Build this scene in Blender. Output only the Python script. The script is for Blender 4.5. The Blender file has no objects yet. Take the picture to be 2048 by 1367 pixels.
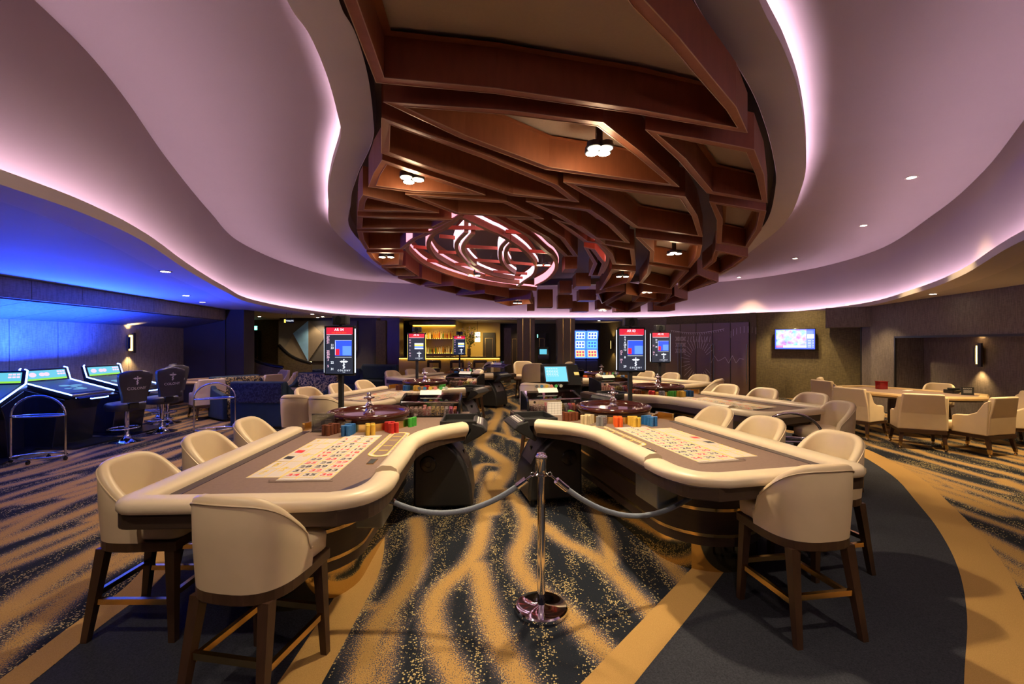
import bpy, math, random
from mathutils import Vector, Matrix
random.seed(7)
PI = math.pi
R = math.radians
sc = bpy.context.scene
col = sc.collection

# ------------------------------------------------------------------ camera, world, exposure
CZ = 1.62                      # eye height
F = 900.0                      # focal length in pixels of the 2048 x 1367 frame
cam_d = bpy.data.cameras.new('camera')
cam_d.sensor_width = 36.0
cam_d.lens = F / 2048.0 * 36.0
cam_d.clip_start = 0.05
cam = bpy.data.objects.new('camera', cam_d)
cam.location = (0, 0, CZ)
cam.rotation_euler = (R(90), 0, 0)
col.objects.link(cam)
sc.camera = cam
w = bpy.data.worlds.new('world'); sc.world = w
w.use_nodes = True
w.node_tree.nodes['Background'].inputs[0].default_value = (0.010, 0.008, 0.012, 1)
w.node_tree.nodes['Background'].inputs[1].default_value = 1.0
sc.view_settings.view_transform = 'Standard'
sc.view_settings.look = 'None'
sc.view_settings.gamma = 1
sc.view_settings.exposure = 0.48
sc.view_settings.use_curve_mapping = False

# levels of the place (metres)
Z1 = 2.50      # low ceiling
Z2 = 3.86      # high ceiling inside the oval
Z3 = 3.63      # plaster raft in the middle
FELT = 0.80    # table cloth

LIGHT_COVE = (1.0, 0.74, 0.93)
def spot(name, loc, power, color, size=100, blend=.8, target=None, radius=.05):
    l = bpy.data.lights.new(name, 'SPOT')
    l.energy = power; l.color = color; l.spot_size = R(size); l.spot_blend = blend; l.shadow_soft_size = radius
    o = bpy.data.objects.new(name, l); o.location = loc
    if target is not None:
        o.rotation_euler = (Vector(target) - Vector(loc)).to_track_quat('-Z', 'Y').to_euler()
    col.objects.link(o)
    return o

# ------------------------------------------------------------------ pixel helpers (photo measurements -> places in the room)
def gp(px, py, z=0.0):
    d = (CZ - z) * F / (py - 683.0)
    return ((px - 1024.0) / F * d, d)
def catmull(pts, n=8, closed=False):
    out = []; N = len(pts)
    rng = range(N) if closed else range(N - 1)
    for i in rng:
        g = (lambda k: pts[k % N]) if closed else (lambda k: pts[max(0, min(N - 1, k))])
        p0, p1, p2, p3 = g(i - 1), g(i), g(i + 1), g(i + 2)
        for j in range(n):
            t = j / n
            out.append(tuple(.5 * ((2 * p1[k]) + (-p0[k] + p2[k]) * t + (2 * p0[k] - 5 * p1[k] + 4 * p2[k] - p3[k]) * t * t
                                   + (-p0[k] + 3 * p1[k] - 3 * p2[k] + p3[k]) * t ** 3) for k in range(len(p1))))
    if not closed: out.append(tuple(pts[-1]))
    return out
def normals2(path, closed):
    N = len(path); out = []
    for i in range(N):
        a = path[(i - 1) % N] if (closed or i > 0) else path[i]
        b = path[(i + 1) % N] if (closed or i < N - 1) else path[i]
        p = path[i]
        def nrm(u, v):
            dx, dy = v[0] - u[0], v[1] - u[1]; l = math.hypot(dx, dy) or 1
            return (-dy / l, dx / l)
        n1 = nrm(a, p) if a != p else nrm(p, b)
        n2 = nrm(p, b) if b != p else n1
        sx, sy = n1[0] + n2[0], n1[1] + n2[1]; l = math.hypot(sx, sy)
        if l < .3: out.append(n1); continue
        sx, sy = sx / l, sy / l
        k = 1 / max(.45, sx * n1[0] + sy * n1[1])
        out.append((sx * k, sy * k))
    return out
def inset(poly, d):                       # positive = to the left of travel
    ns = normals2(poly, True)
    return [(p[0] + n[0] * d, p[1] + n[1] * d) for p, n in zip(poly, ns)]
def area2(poly):
    return .5 * sum(poly[i][0] * poly[(i + 1) % len(poly)][1] - poly[(i + 1) % len(poly)][0] * poly[i][1] for i in range(len(poly)))
def ccw(poly):
    return list(poly) if area2(poly) > 0 else list(reversed(poly))
def arc(cx, cy, r, a0, a1, n):
    return [(cx + r * math.cos(R(a0 + (a1 - a0) * i / n)), cy + r * math.sin(R(a0 + (a1 - a0) * i / n))) for i in range(n + 1)]
def smooth(a, b, x):
    t = max(0., min(1., (x - a) / (b - a))); return t * t * (3 - 2 * t)

# ------------------------------------------------------------------ mesh builder
class MB:
    def __init__(s): s.v = []; s.f = []; s.m = []
    def add(s, vs, fs, m=0):
        o = len(s.v); s.v += [tuple(p) for p in vs]
        for f in fs: s.f.append(tuple(i + o for i in f)); s.m.append(m)
        return s
    def box(s, c, d, m=0, rz=0, mat=None):
        x, y, z = d[0] / 2, d[1] / 2, d[2] / 2
        vs = [Vector(p) for p in ((-x, -y, -z), (x, -y, -z), (x, y, -z), (-x, y, -z), (-x, -y, z), (x, -y, z), (x, y, z), (-x, y, z))]
        M = Matrix.Translation(c) @ (mat.to_4x4() if mat is not None else Matrix.Rotation(rz, 4, 'Z'))
        return s.add([M @ p for p in vs], [(3, 2, 1, 0), (4, 5, 6, 7), (0, 1, 5, 4), (1, 2, 6, 5), (2, 3, 7, 6), (3, 0, 4, 7)], m)
    def prism(s, poly, z0, z1, m=0, mtop=None):
        poly = ccw(poly); n = len(poly)
        vs = [(p[0], p[1], z0) for p in poly] + [(p[0], p[1], z1) for p in poly]
        fs = [(i, (i + 1) % n, n + (i + 1) % n, n + i) for i in range(n)]
        s.add(vs, fs + [tuple(reversed(range(n)))], m)
        o = len(s.v) - 2 * n
        s.f.append(tuple(range(o + n, o + 2 * n))); s.m.append(m if mtop is None else mtop)
        return s
    def xprism(s, poly, axis, a0, a1, m=0):
        """polygon in the plane across `axis` (x: (y,z); y: (x,z)) extruded along it"""
        n = len(poly)
        P = (lambda p, t: (t, p[0], p[1])) if axis == 'x' else (lambda p, t: (p[0], t, p[1]))
        vs = [P(p, a0) for p in poly] + [P(p, a1) for p in poly]
        fs = [(i, (i + 1) % n, n + (i + 1) % n, n + i) for i in range(n)] + [tuple(reversed(range(n))), tuple(range(n, 2 * n))]
        return s.add(vs, fs, m)
    def lathe(s, prof, n=20, c=(0, 0, 0), m=0):
        vs = []; fs = []; k = len(prof)
        for i in range(n):
            a = 2 * PI * i / n
            for r, z in prof: vs.append((c[0] + r * math.cos(a), c[1] + r * math.sin(a), c[2] + z))
        for i in range(n):
            j = (i + 1) % n
            for q in range(k - 1): fs.append((i * k + q, j * k + q, j * k + q + 1, i * k + q + 1))
        if prof[0][0] > 1e-4: fs.append(tuple(i * k for i in reversed(range(n))))
        if prof[-1][0] > 1e-4: fs.append(tuple(i * k + k - 1 for i in range(n)))
        return s.add(vs, fs, m)
    def tube(s, pts, r, n=8, closed=False, m=0):
        pts = [Vector(p) for p in pts]; N = len(pts); vs = []; fs = []
        up = None
        for i, p in enumerate(pts):
            a = pts[(i - 1) % N] if (closed or i) else p
            b = pts[(i + 1) % N] if (closed or i < N - 1) else p
            t = (b - a).normalized()
            if up is None:
                up = t.orthogonal().normalized()
            up = (up - t * up.dot(t))
            up = up.normalized() if up.length > 1e-5 else t.orthogonal().normalized()
            sd = t.cross(up)
            rr = r[i] if isinstance(r, (list, tuple)) else r
            for j in range(n):
                q = 2 * PI * j / n
                vs.append(p + up * math.cos(q) * rr + sd * math.sin(q) * rr)
        for i in range(N if closed else N - 1):
            k = (i + 1) % N
            for j in range(n): fs.append((i * n + j, i * n + (j + 1) % n, k * n + (j + 1) % n, k * n + j))
        if not closed: fs += [tuple(reversed(range(n))), tuple(range((N - 1) * n, N * n))]
        return s.add(vs, fs, m)
    def sweep(s, path, prof, closed=False, m=0, pclosed=True):
        """profile (offset to the left, height) along a path in plan; path points may carry a height as third value"""
        ns = normals2([p[:2] for p in path], closed); N = len(path); k = len(prof); vs = []; fs = []
        for p, nn in zip(path, ns):
            h = p[2] if len(p) > 2 else 0
            for o, z in prof: vs.append((p[0] + nn[0] * o, p[1] + nn[1] * o, z + h))
        kk = k if pclosed else k - 1
        for i in range(N if closed else N - 1):
            j = (i + 1) % N
            for q in range(kk): fs.append((i * k + q, j * k + q, j * k + (q + 1) % k, i * k + (q + 1) % k))
        if not closed and pclosed: fs += [tuple(range(k)), tuple(reversed(range((N - 1) * k, N * k)))]
        return s.add(vs, fs, m)
    def rings(s, loops, cap=True, m=0):
        n = len(loops[0]); vs = [p for l in loops for p in l]; fs = []
        for i in range(len(loops) - 1):
            for j in range(n): fs.append((i * n + j, i * n + (j + 1) % n, (i + 1) * n + (j + 1) % n, (i + 1) * n + j))
        if cap: fs += [tuple(reversed(range(n))), tuple(range((len(loops) - 1) * n, len(loops) * n))]
        return s.add(vs, fs, m)
    def mirror(s, sx):
        if sx < 0: s.v = [(-p[0], p[1], p[2]) for p in s.v]; s.f = [tuple(reversed(f)) for f in s.f]
        return s
    def mesh(s, name, mats, smooth=0, fix=True):
        me = bpy.data.meshes.new(name)
        me.from_pydata(s.v, [], s.f)
        if not isinstance(mats, (list, tuple)): mats = [mats]
        for x in mats: me.materials.append(x)
        if len(mats) > 1: me.polygons.foreach_set('material_index', s.m)
        if fix:
            import bmesh
            b = bmesh.new(); b.from_mesh(me); bmesh.ops.recalc_face_normals(b, faces=b.faces); b.to_mesh(me); b.free()
        if smooth:
            me.polygons.foreach_set('use_smooth', [True] * len(me.polygons))
            me.set_sharp_from_angle(angle=R(smooth))
        me.update()
        return me
    def build(s, name, mats, parent=None, smooth=0, bevel=0, seg=2, fix=True):
        return obj(name, s.mesh(name, mats, smooth, fix), parent, bevel, seg)
def obj(name, me, parent=None, bevel=0, seg=2):
    o = bpy.data.objects.new(name, me); col.objects.link(o)
    if parent is not None: o.parent = parent
    if bevel:
        b = o.modifiers.new('bevel', 'BEVEL'); b.width = bevel; b.segments = seg; b.limit_method = 'ANGLE'; b.angle_limit = R(40)
    return o
def tag(o, label, cat, group=None, kind=None):
    o['label'] = label; o['category'] = cat
    if group: o['group'] = group
    if kind: o['kind'] = kind
    return o
def thing(name, label, cat, loc=(0, 0, 0), rz=0, group=None):
    o = bpy.data.objects.new(name, None); o.empty_display_size = .1; col.objects.link(o)
    o.location = loc; o.rotation_euler = (0, 0, rz)
    return tag(o, label, cat, group)
def dup(root, loc, rz, label=None, group=None, parent=None):
    r = root.copy(); col.objects.link(r); r.location = loc; r.rotation_euler = (0, 0, rz)
    if label: r['label'] = label
    if group: r['group'] = group
    for ch in list(root.children):
        c = ch.copy(); col.objects.link(c); c.parent = r
        for g in list(ch.children):
            d = g.copy(); col.objects.link(d); d.parent = c
    return r
def struct(name, mb, mats, smooth=0, parent=None, fix=True, bevel=0):
    o = mb.build(name, mats, parent, smooth, bevel, fix=fix)
    if parent is None: o['kind'] = 'structure'
    return o
_tc = {}
def text_mesh(s, size=1.0, bold=0.0):
    """flat lettering centred on the origin in the xy plane: (verts, faces)"""
    k = (s, bold)
    if k not in _tc:
        c = bpy.data.curves.new('t', 'FONT'); c.body = s; c.size = 1.0; c.align_x = 'CENTER'; c.align_y = 'CENTER'; c.offset = bold
        c.resolution_u = 2
        o = bpy.data.objects.new('t', c); col.objects.link(o)
        bpy.context.view_layer.update()
        me = bpy.data.meshes.new_from_object(o)
        _tc[k] = ([tuple(v.co) for v in me.vertices], [tuple(p.vertices) for p in me.polygons])
        bpy.data.objects.remove(o); bpy.data.curves.remove(c); bpy.data.meshes.remove(me)
    vs, fs = _tc[k]
    return [(x * size, y * size, z * size) for x, y, z in vs], fs

# ------------------------------------------------------------------ materials
def nodes(name):
    m = bpy.data.materials.new(name); m.use_nodes = True
    nt = m.node_tree; b = nt.nodes['Principled BSDF']
    return m, nt, b
def lin(c):
    return tuple(((x / 255) / 12.92 if x / 255 <= .04045 else ((x / 255 + .055) / 1.055) ** 2.4) for x in c)
def mat(name, c, rough=.5, metal=0, var=.12, scale=20, bump=0, emit=None, es=0, stretch=None, coat=0, spec=None):
    m, nt, b = nodes(name)
    N = nt.nodes; L = nt.links
    b.inputs['Roughness'].default_value = rough; b.inputs['Metallic'].default_value = metal
    if coat: b.inputs['Coat Weight'].default_value = coat; b.inputs['Coat Roughness'].default_value = .12
    if spec is not None: b.inputs['Specular IOR Level'].default_value = spec
    tc = N.new('ShaderNodeTexCoord'); mp = N.new('ShaderNodeMapping')
    L.new(tc.outputs['Object'], mp.inputs[0])
    if stretch: mp.inputs['Scale'].default_value = stretch
    nz = N.new('ShaderNodeTexNoise'); nz.inputs['Scale'].default_value = scale; nz.inputs['Detail'].default_value = 3
    L.new(mp.outputs[0], nz.inputs['Vector'])
    mx = N.new('ShaderNodeMix'); mx.data_type = 'RGBA'
    L.new(nz.outputs[0], mx.inputs[0])
    mx.inputs[6].default_value = tuple(x * (1 - var) for x in c) + (1,)
    mx.inputs[7].default_value = tuple(min(1, x * (1 + var)) for x in c) + (1,)
    L.new(mx.outputs[2], b.inputs['Base Color'])
    if bump:
        bp = N.new('ShaderNodeBump'); bp.inputs['Strength'].default_value = bump; bp.inputs['Distance'].default_value = .01
        L.new(nz.outputs[0], bp.inputs['Height']); L.new(bp.outputs[0], b.inputs['Normal'])
    if emit:
        b.inputs['Emission Color'].default_value = tuple(emit) + (1,); b.inputs['Emission Strength'].default_value = es
    return m
def glow(name, c, s):
    m, nt, b = nodes(name)
    b.inputs['Base Color'].default_value = (.02, .02, .02, 1)
    b.inputs['Emission Color'].default_value = tuple(c) + (1,); b.inputs['Emission Strength'].default_value = s
    return m
def acrylic(name, tint=(1, 1, 1), refl=.12):
    m, nt, b = nodes(name); N = nt.nodes; L = nt.links
    t = N.new('ShaderNodeBsdfTransparent'); t.inputs[0].default_value = tuple(tint) + (1,)
    g = N.new('ShaderNodeBsdfGlossy'); g.inputs['Roughness'].default_value = .03
    fr = N.new('ShaderNodeFresnel'); fr.inputs[0].default_value = 1.45
    ad = N.new('ShaderNodeMath'); ad.operation = 'ADD'; ad.inputs[1].default_value = refl * .4
    L.new(fr.outputs[0], ad.inputs[0])
    x = N.new('ShaderNodeMixShader'); L.new(ad.outputs[0], x.inputs[0]); L.new(t.outputs[0], x.inputs[1]); L.new(g.outputs[0], x.inputs[2])
    L.new(x.outputs[0], N['Material Output'].inputs[0])
    return m
def weave(name, c, c2, sx=60, sz=260, rough=.7):
    """woven wall covering: fine crossing threads"""
    m, nt, b = nodes(name); N = nt.nodes; L = nt.links
    tc = N.new('ShaderNodeTexCoord')
    outs = []
    for s in ((sx, sx, 6), (14, 14, sz)):
        mp = N.new('ShaderNodeMapping'); mp.inputs['Scale'].default_value = s; L.new(tc.outputs['Object'], mp.inputs[0])
        nz = N.new('ShaderNodeTexNoise'); nz.inputs['Scale'].default_value = 1.0; nz.inputs['Detail'].default_value = 2
        L.new(mp.outputs[0], nz.inputs['Vector']); outs.append(nz)
    ad = N.new('ShaderNodeMath'); ad.operation = 'ADD'; L.new(outs[0].outputs[0], ad.inputs[0]); L.new(outs[1].outputs[0], ad.inputs[1])
    rp = N.new('ShaderNodeMapRange'); rp.inputs[1].default_value = .75; rp.inputs[2].default_value = 1.25
    L.new(ad.outputs[0], rp.inputs[0])
    mx = N.new('ShaderNodeMix'); mx.data_type = 'RGBA'; L.new(rp.outputs[0], mx.inputs[0])
    mx.inputs[6].default_value = tuple(c) + (1,); mx.inputs[7].default_value = tuple(c2) + (1,)
    L.new(mx.outputs[2], b.inputs['Base Color']); b.inputs['Roughness'].default_value = rough
    return m

m_plaster = mat('plaster', (.32, .245, .26), .85, var=.03, scale=2, bump=.02)
m_soffit = mat('soffit_plaster', (.50, .44, .42), .8, var=.03, scale=3)
m_leather = mat('cream_leather', (.66, .52, .34), .38, var=.07, scale=9, bump=.03, spec=.45)
m_leather2 = mat('beige_leather', (.66, .52, .35), .42, var=.08, scale=7, bump=.03, spec=.45)
m_pad = mat('rail_leather', (.66, .54, .38), .36, var=.06, scale=8, bump=.02, spec=.45)
m_wood = mat('dark_walnut', (.055, .026, .014), .35, var=.35, scale=6, stretch=(6, 6, 1), spec=.5)
m_tablewood = mat('table_wenge', (.050, .030, .020), .38, var=.35, scale=7, stretch=(1, 1, 8))
m_brass = mat('brass', (.72, .50, .20), .22, 1, var=.1, scale=5)
m_mirrorbrass = mat('mirror_brass', (.66, .50, .24), .07, 1, var=.05, scale=3)
m_felt = mat('taupe_felt', (.185, .118, .095), .85, var=.16, scale=45, bump=.05)
m_card = mat('layout_card', (.56, .49, .45), .6, var=.04, scale=10)
m_yel = mat('print_yellow', (.80, .58, .05), .6, var=.03)
m_red = mat('print_red', (.70, .03, .03), .6, var=.03)
m_blk = mat('print_black', (.015, .015, .018), .6, var=.03)
m_black = mat('black_plastic', (.016, .016, .017), .42, var=.2, scale=30, bump=.04)
m_blackg = mat('black_gloss', (.012, .012, .014), .15, var=.1)
m_grey = mat('grey_plastic', (.13, .11, .125), .4, var=.1, scale=20)
m_chrome = mat('chrome', (.85, .84, .86), .05, 1, var=.02)
m_steel = mat('brushed_steel', (.30, .33, .36), .35, 1, var=.1, scale=20)
m_copper = mat('copper_panel', (.25, .075, .030), .45, .25, var=.22, scale=5, stretch=(4, 4, 1))
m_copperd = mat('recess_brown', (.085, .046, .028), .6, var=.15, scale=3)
m_cellpan = mat('tan_panel', (.40, .29, .24), .8, var=.06, scale=60)
m_wheel = mat('mahogany', (.050, .011, .007), .12, var=.35, scale=9, coat=.6)
m_wheelin = mat('wheel_inner_wood', (.22, .055, .018), .18, var=.3, scale=12, coat=.4)
m_white = mat('white_paper', (.80, .78, .76), .7, var=.03)
m_rope = mat('grey_rope', (.20, .23, .29), .85, var=.25, scale=120, bump=.15)
m_navy = mat('navy_velvet', (.010, .030, .055), .85, var=.25, scale=8)
m_dkgrey = mat('charcoal_leather', (.045, .042, .046), .5, var=.15, scale=20)
m_acr = acrylic('clear_acrylic')
m_bronzeglass = mat('bronze_glass', (.20, .13, .085), .38, .0, var=.12, scale=2)
m_wallR = weave('woven_wall', (.085, .066, .058), (.17, .14, .125))
m_wallO = weave('olive_wall', (.085, .066, .030), (.15, .115, .05), 90, 30)
m_panelL = weave('linen_panel', (.18, .15, .125), (.30, .255, .215), 30, 160)
m_darkwall = mat('dark_wall', (.055, .046, .045), .75, var=.15, scale=3)
m_column = mat('column_wood', (.13, .095, .072), .5, var=.3, scale=8, stretch=(9, 9, .6))
m_gold = mat('gold_wall', (.50, .34, .10), .45, .2, var=.15, scale=30)

# carpet: traced stripe network stored per vertex, dithered into the pile
def carpet():
    m, nt, b = nodes('carpet'); N = nt.nodes; L = nt.links
    at = N.new('ShaderNodeAttribute'); at.attribute_name = 'stripe'
    tc = N.new('ShaderNodeTexCoord')
    def noise(scale, det=1, st=None):
        z = N.new('ShaderNodeTexNoise'); z.inputs['Scale'].default_value = scale; z.inputs['Detail'].default_value = det
        if st:
            mp = N.new('ShaderNodeMapping'); mp.inputs['Scale'].default_value = st; L.new(tc.outputs['Object'], mp.inputs[0]); L.new(mp.outputs[0], z.inputs['Vector'])
        else: L.new(tc.outputs['Object'], z.inputs['Vector'])
        return z
    def math_(op, a, bb):
        n = N.new('ShaderNodeMath'); n.operation = op
        for i, q in enumerate((a, bb)):
            if isinstance(q, (int, float)): n.inputs[i].default_value = q
            else: L.new(q, n.inputs[i])
        return n.outputs[0]
    def ramp(v, a, bb):
        n = N.new('ShaderNodeMapRange'); n.inputs[1].default_value = a; n.inputs[2].default_value = bb; L.new(v, n.inputs[0]); return n.outputs[0]
    def mix(f, a, bb):
        n = N.new('ShaderNodeMix'); n.data_type = 'RGBA'
        if isinstance(f, float): n.inputs[0].default_value = f
        else: L.new(f, n.inputs[0])
        for i, q in ((6, a), (7, bb)):
            if isinstance(q, tuple): n.inputs[i].default_value = q + (1,)
            else: L.new(q, n.inputs[i])
        return n.outputs[2]
    dith = noise(150, 0)
    t = math_('ADD', at.outputs['Fac'], math_('MULTIPLY', math_('SUBTRACT', dith.outputs[0], .5), 1.5))
    tan = ramp(t, .42, .58)
    fleck = noise(190, 1)
    tanc = mix(fleck.outputs[0], (.19, .10, .03), (.56, .345, .125))
    # speckled streaks in the dark leaves
    vo = N.new('ShaderNodeTexVoronoi'); vo.inputs['Scale'].default_value = 95; L.new(tc.outputs['Object'], vo.inputs['Vector'])
    streak = noise(1.0, 2, (9, 1.6, 1))
    sel = N.new('ShaderNodeSeparateColor'); L.new(vo.outputs['Color'], sel.inputs[0])
    dens = ramp(streak.outputs[0], .42, .66)
    on = math_('LESS_THAN', sel.outputs[0], math_('MULTIPLY', dens, .62))
    dot = math_('MULTIPLY', on, math_('LESS_THAN', vo.outputs['Distance'], .46))
    dark = mix(fleck.outputs[0], (.004, .006, .012), (.016, .019, .029))
    edge = ramp(at.outputs['Fac'], .02, .45)
    dark2 = mix(math_('MULTIPLY', edge, .55), dark, (.10, .10, .14))
    dk = mix(dot, dark2, (.46, .36, .17))
    L.new(mix(tan, dk, tanc), b.inputs['Base Color'])
    b.inputs['Roughness'].default_value = .95; b.inputs['Specular IOR Level'].default_value = .15
    bp = N.new('ShaderNodeBump'); bp.inputs['Strength'].default_value = .25; bp.inputs['Distance'].default_value = .006
    L.new(fleck.outputs[0], bp.inputs['Height']); L.new(bp.outputs[0], b.inputs['Normal'])
    return m
m_carpet = carpet()
m_cdark = mat('carpet_charcoal', (.030, .032, .043), .95, var=.85, scale=150, bump=.2, spec=.15)
m_ctan = mat('carpet_tan', (.40, .235, .08), .95, var=.32, scale=230, bump=.2, spec=.15)

# ================================================================== THE SETTING
# ---- floor: carpet with a branching stripe network
def z6(x, y): return gp(660 + x / 2.56, 960 + y / 2.56)
def zc(x, y): return gp(720 + x / 2.628, 780 + y / 2.628)
stripes = []
def stripe(pts, wd): stripes.append((catmull(pts, 6), wd))
stripe([z6(*p) for p in ((440, 200), (455, 330), (430, 470), (330, 620), (250, 720), (200, 850), (160, 1042), (150, 1150))], 0.060)
stripe([z6(*p) for p in ((830, -40), (800, 60), (790, 180), (770, 300), (715, 420), (600, 520), (540, 600), (525, 700), (565, 850), (640, 1000), (690, 1120))], 0.057)
stripe([z6(*p) for p in ((755, 430), (785, 560), (820, 700), (880, 850), (960, 1000), (1010, 1100))], 0.060)
stripe([z6(*p) for p in ((820, 20), (930, 80), (1000, 190), (995, 290), (955, 380), (985, 470), (1060, 560), (1180, 650), (1300, 770), (1420, 890), (1520, 1000))], 0.057)
stripe([z6(*p) for p in ((1030, 200), (1110, 240), (1200, 310), (1350, 385), (1450, 470), (1550, 580), (1660, 690))], 0.052)
stripe([z6(*p) for p in ((1330, 80), (1380, 190), (1420, 300), (1430, 430))], 0.046)
stripe([z6(*p) for p in ((260, 170), (230, 330), (200, 500), (120, 640), (40, 760), (-40, 900))], 0.052)
stripe([z6(*p) for p in ((1560, 100), (1640, 250), (1720, 400), (1840, 540), (1900, 600))], 0.052)
stripe([z6(*p) for p in ((200, 640), (320, 700), (300, 850), (260, 1042))], 0.026)
stripe([zc(*p) for p in ((690, 640), (705, 520), (760, 440), (765, 380), (700, 330), (635, 280), (680, 210), (725, 130), (735, 60), (720, 0))], 0.084)
stripe([zc(*p) for p in ((640, 280), (610, 200), (560, 130), (520, 60))], 0.063)
stripe([zc(*p) for p in ((680, 215), (770, 240), (860, 275), (930, 330))], 0.063)
stripe([zc(*p) for p in ((735, 90), (820, 130), (880, 190), (930, 260))], 0.072)
stripe([zc(*p) for p in ((765, 400), (640, 390), (590, 480))], 0.046)
rs = random.Random(3)
def wavy(x0, y0, y1, lean, amp, wd):
    pts = []; ph = rs.random() * 6; y = y0; fq = rs.uniform(1.0, 1.6)
    while y < y1:
        pts.append((x0 + lean * (y - y0) + amp * math.sin(fq * y + ph) + .05 * math.sin(3.1 * y + ph * 2), y)); y += .28
    if len(pts) > 2: stripes.append((pts, wd))
x = -9.4
while x < -1.9:                                           # left hall
    y = rs.uniform(.6, 2.0)
    while y < 18:
        ln = rs.uniform(2.6, 5.5); wavy(x + rs.uniform(-.1, .1), y, min(18, y + ln), rs.uniform(-.12, .05), rs.uniform(.08, .17), rs.uniform(.045, .09)); y += ln * rs.uniform(.8, 1.0)
    x += .30
x = 1.75
while x < 10.5:                                           # right hall
    y = rs.uniform(.6, 2.0)
    while y < 18:
        ln = rs.uniform(2.6, 5.5); wavy(x + rs.uniform(-.1, .1), y, min(18, y + ln), rs.uniform(-.05, .14), rs.uniform(.08, .17), rs.uniform(.045, .09)); y += ln * rs.uniform(.8, 1.0)
    x += .30
x = -1.8
while x < 1.8:                                            # far end of the pit
    y = 7.5
    while y < 18:
        ln = rs.uniform(2, 4); wavy(x, y, min(18, y + ln), rs.uniform(-.12, .12), rs.uniform(.12, .2), rs.uniform(.04, .07)); y += ln * .9
    x += .36
def floor_mesh():
    import numpy as np
    x0, x1, y0, y1, h = -10.2, 11.0, .9, 18.0, .045
    nx = int((x1 - x0) / h) + 1; ny = int((y1 - y0) / h) + 1
    t = np.zeros((ny, nx), dtype=np.float32)
    X = x0 + np.arange(nx) * h; Y = y0 + np.arange(ny) * h
    for pts, wd in stripes:
        soft = .065
        for (ax, ay), (bx, by) in zip(pts[:-1], pts[1:]):
            m = wd + soft
            i0 = max(0, int((min(ax, bx) - m - x0) / h)); i1 = min(nx, int((max(ax, bx) + m - x0) / h) + 2)
            j0 = max(0, int((min(ay, by) - m - y0) / h)); j1 = min(ny, int((max(ay, by) + m - y0) / h) + 2)
            if i1 <= i0 or j1 <= j0: continue
            gx, gy = np.meshgrid(X[i0:i1], Y[j0:j1])
            dx, dy = bx - ax, by - ay; l2 = dx * dx + dy * dy + 1e-9
            u = np.clip(((gx - ax) * dx + (gy - ay) * dy) / l2, 0, 1)
            d = np.hypot(gx - ax - u * dx, gy - ay - u * dy)
            v = np.clip(.5 + (wd - d) / (2 * soft), 0, 1)
            t[j0:j1, i0:i1] = np.maximum(t[j0:j1, i0:i1], v)
    gx, gy = np.meshgrid(X, Y)
    co = np.stack([gx.ravel(), gy.ravel(), np.zeros(nx * ny)], 1).astype(np.float32)
    idx = np.arange(nx * ny).reshape(ny, nx)
    q = np.stack([idx[:-1, :-1].ravel(), idx[:-1, 1:].ravel(), idx[1:, 1:].ravel(), idx[1:, :-1].ravel()], 1).astype(np.int32)
    me = bpy.data.meshes.new('floor')
    me.vertices.add(nx * ny); me.vertices.foreach_set('co', co.ravel())
    me.loops.add(q.size); me.loops.foreach_set('vertex_index', q.ravel())
    me.polygons.add(len(q)); me.polygons.foreach_set('loop_start', np.arange(len(q), dtype=np.int32) * 4)
    me.update(calc_edges=True)
    a = me.attributes.new('stripe', 'FLOAT', 'POINT'); a.data.foreach_set('value', t.ravel())
    me.materials.append(m_carpet)
    return me
floor = obj('floor', floor_mesh()); floor['kind'] = 'structure'
fb = MB(); fb.box((0, -1.8, -.05), (24, 5.4, .09)); fb.box((.4, 9, -.06), (24, 24, .08))
struct('sub_floor', fb, m_cdark, parent=floor)
# plain charcoal walkway with tan edging that wraps the near tables
outer_r = [(1.10, 1.0), (1.62, 1.6), (2.14, 2.13), (2.69, 2.66), (3.2, 3.23), (3.67, 3.87), (4.08, 4.53), (4.62, 5.48), (5.05, 6.69), (5.25, 8.0)]
inner_r = [(-.25, 1.0), (.08, 1.55), (.58, 2.13), (1.05, 2.66), (1.47, 3.14), (2.0, 3.75), (2.6, 4.5), (3.2, 5.5), (3.6, 6.6), (3.75, 8.0)]
outer_l = [(-2.22, 1.0), (-2.25, 1.6), (-2.28, 2.13), (-2.34, 2.56), (-2.38, 2.99), (-2.54, 3.44), (-2.8, 4.1), (-3.1, 5.0), (-3.2, 6.0)]
inner_l = [(-1.14, 1.0), (-1.12, 1.6), (-1.11, 2.13), (-1.12, 2.69), (-1.15, 3.2), (-1.3, 3.8), (-1.6, 4.5), (-1.9, 5.2), (-2.0, 6.0)]
def ribbon(name, a, b, m, z):
    a = catmull(a, 5); b = catmull(b, 5); n = min(len(a), len(b)); mb = MB()
    mb.add([(p[0], p[1], z) for p in a[:n]] + [(p[0], p[1], z) for p in b[:n]], [(i, i + 1, n + i + 1, n + i) for i in range(n - 1)])
    return struct(name, mb, m, parent=floor)
def shift(path, d):
    ns = normals2(path, False); return [(p[0] + n[0] * d, p[1] + n[1] * d) for p, n in zip(path, ns)]
ribbon('carpet_walkway', inner_r, outer_r, m_cdark, .0035)
ribbon('carpet_walkway', outer_l, inner_l, m_cdark, .003)
ribbon('carpet_edging', outer_r, shift(outer_r, -.27), m_ctan, .005)
ribbon('carpet_edging', inner_r, shift(inner_r, .19), m_ctan, .005)
ribbon('carpet_edging', inner_l, shift(inner_l, -.21), m_ctan, .0055)
ribbon('carpet_edging', outer_l, shift(outer_l, .17), m_ctan, .0055)

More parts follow.
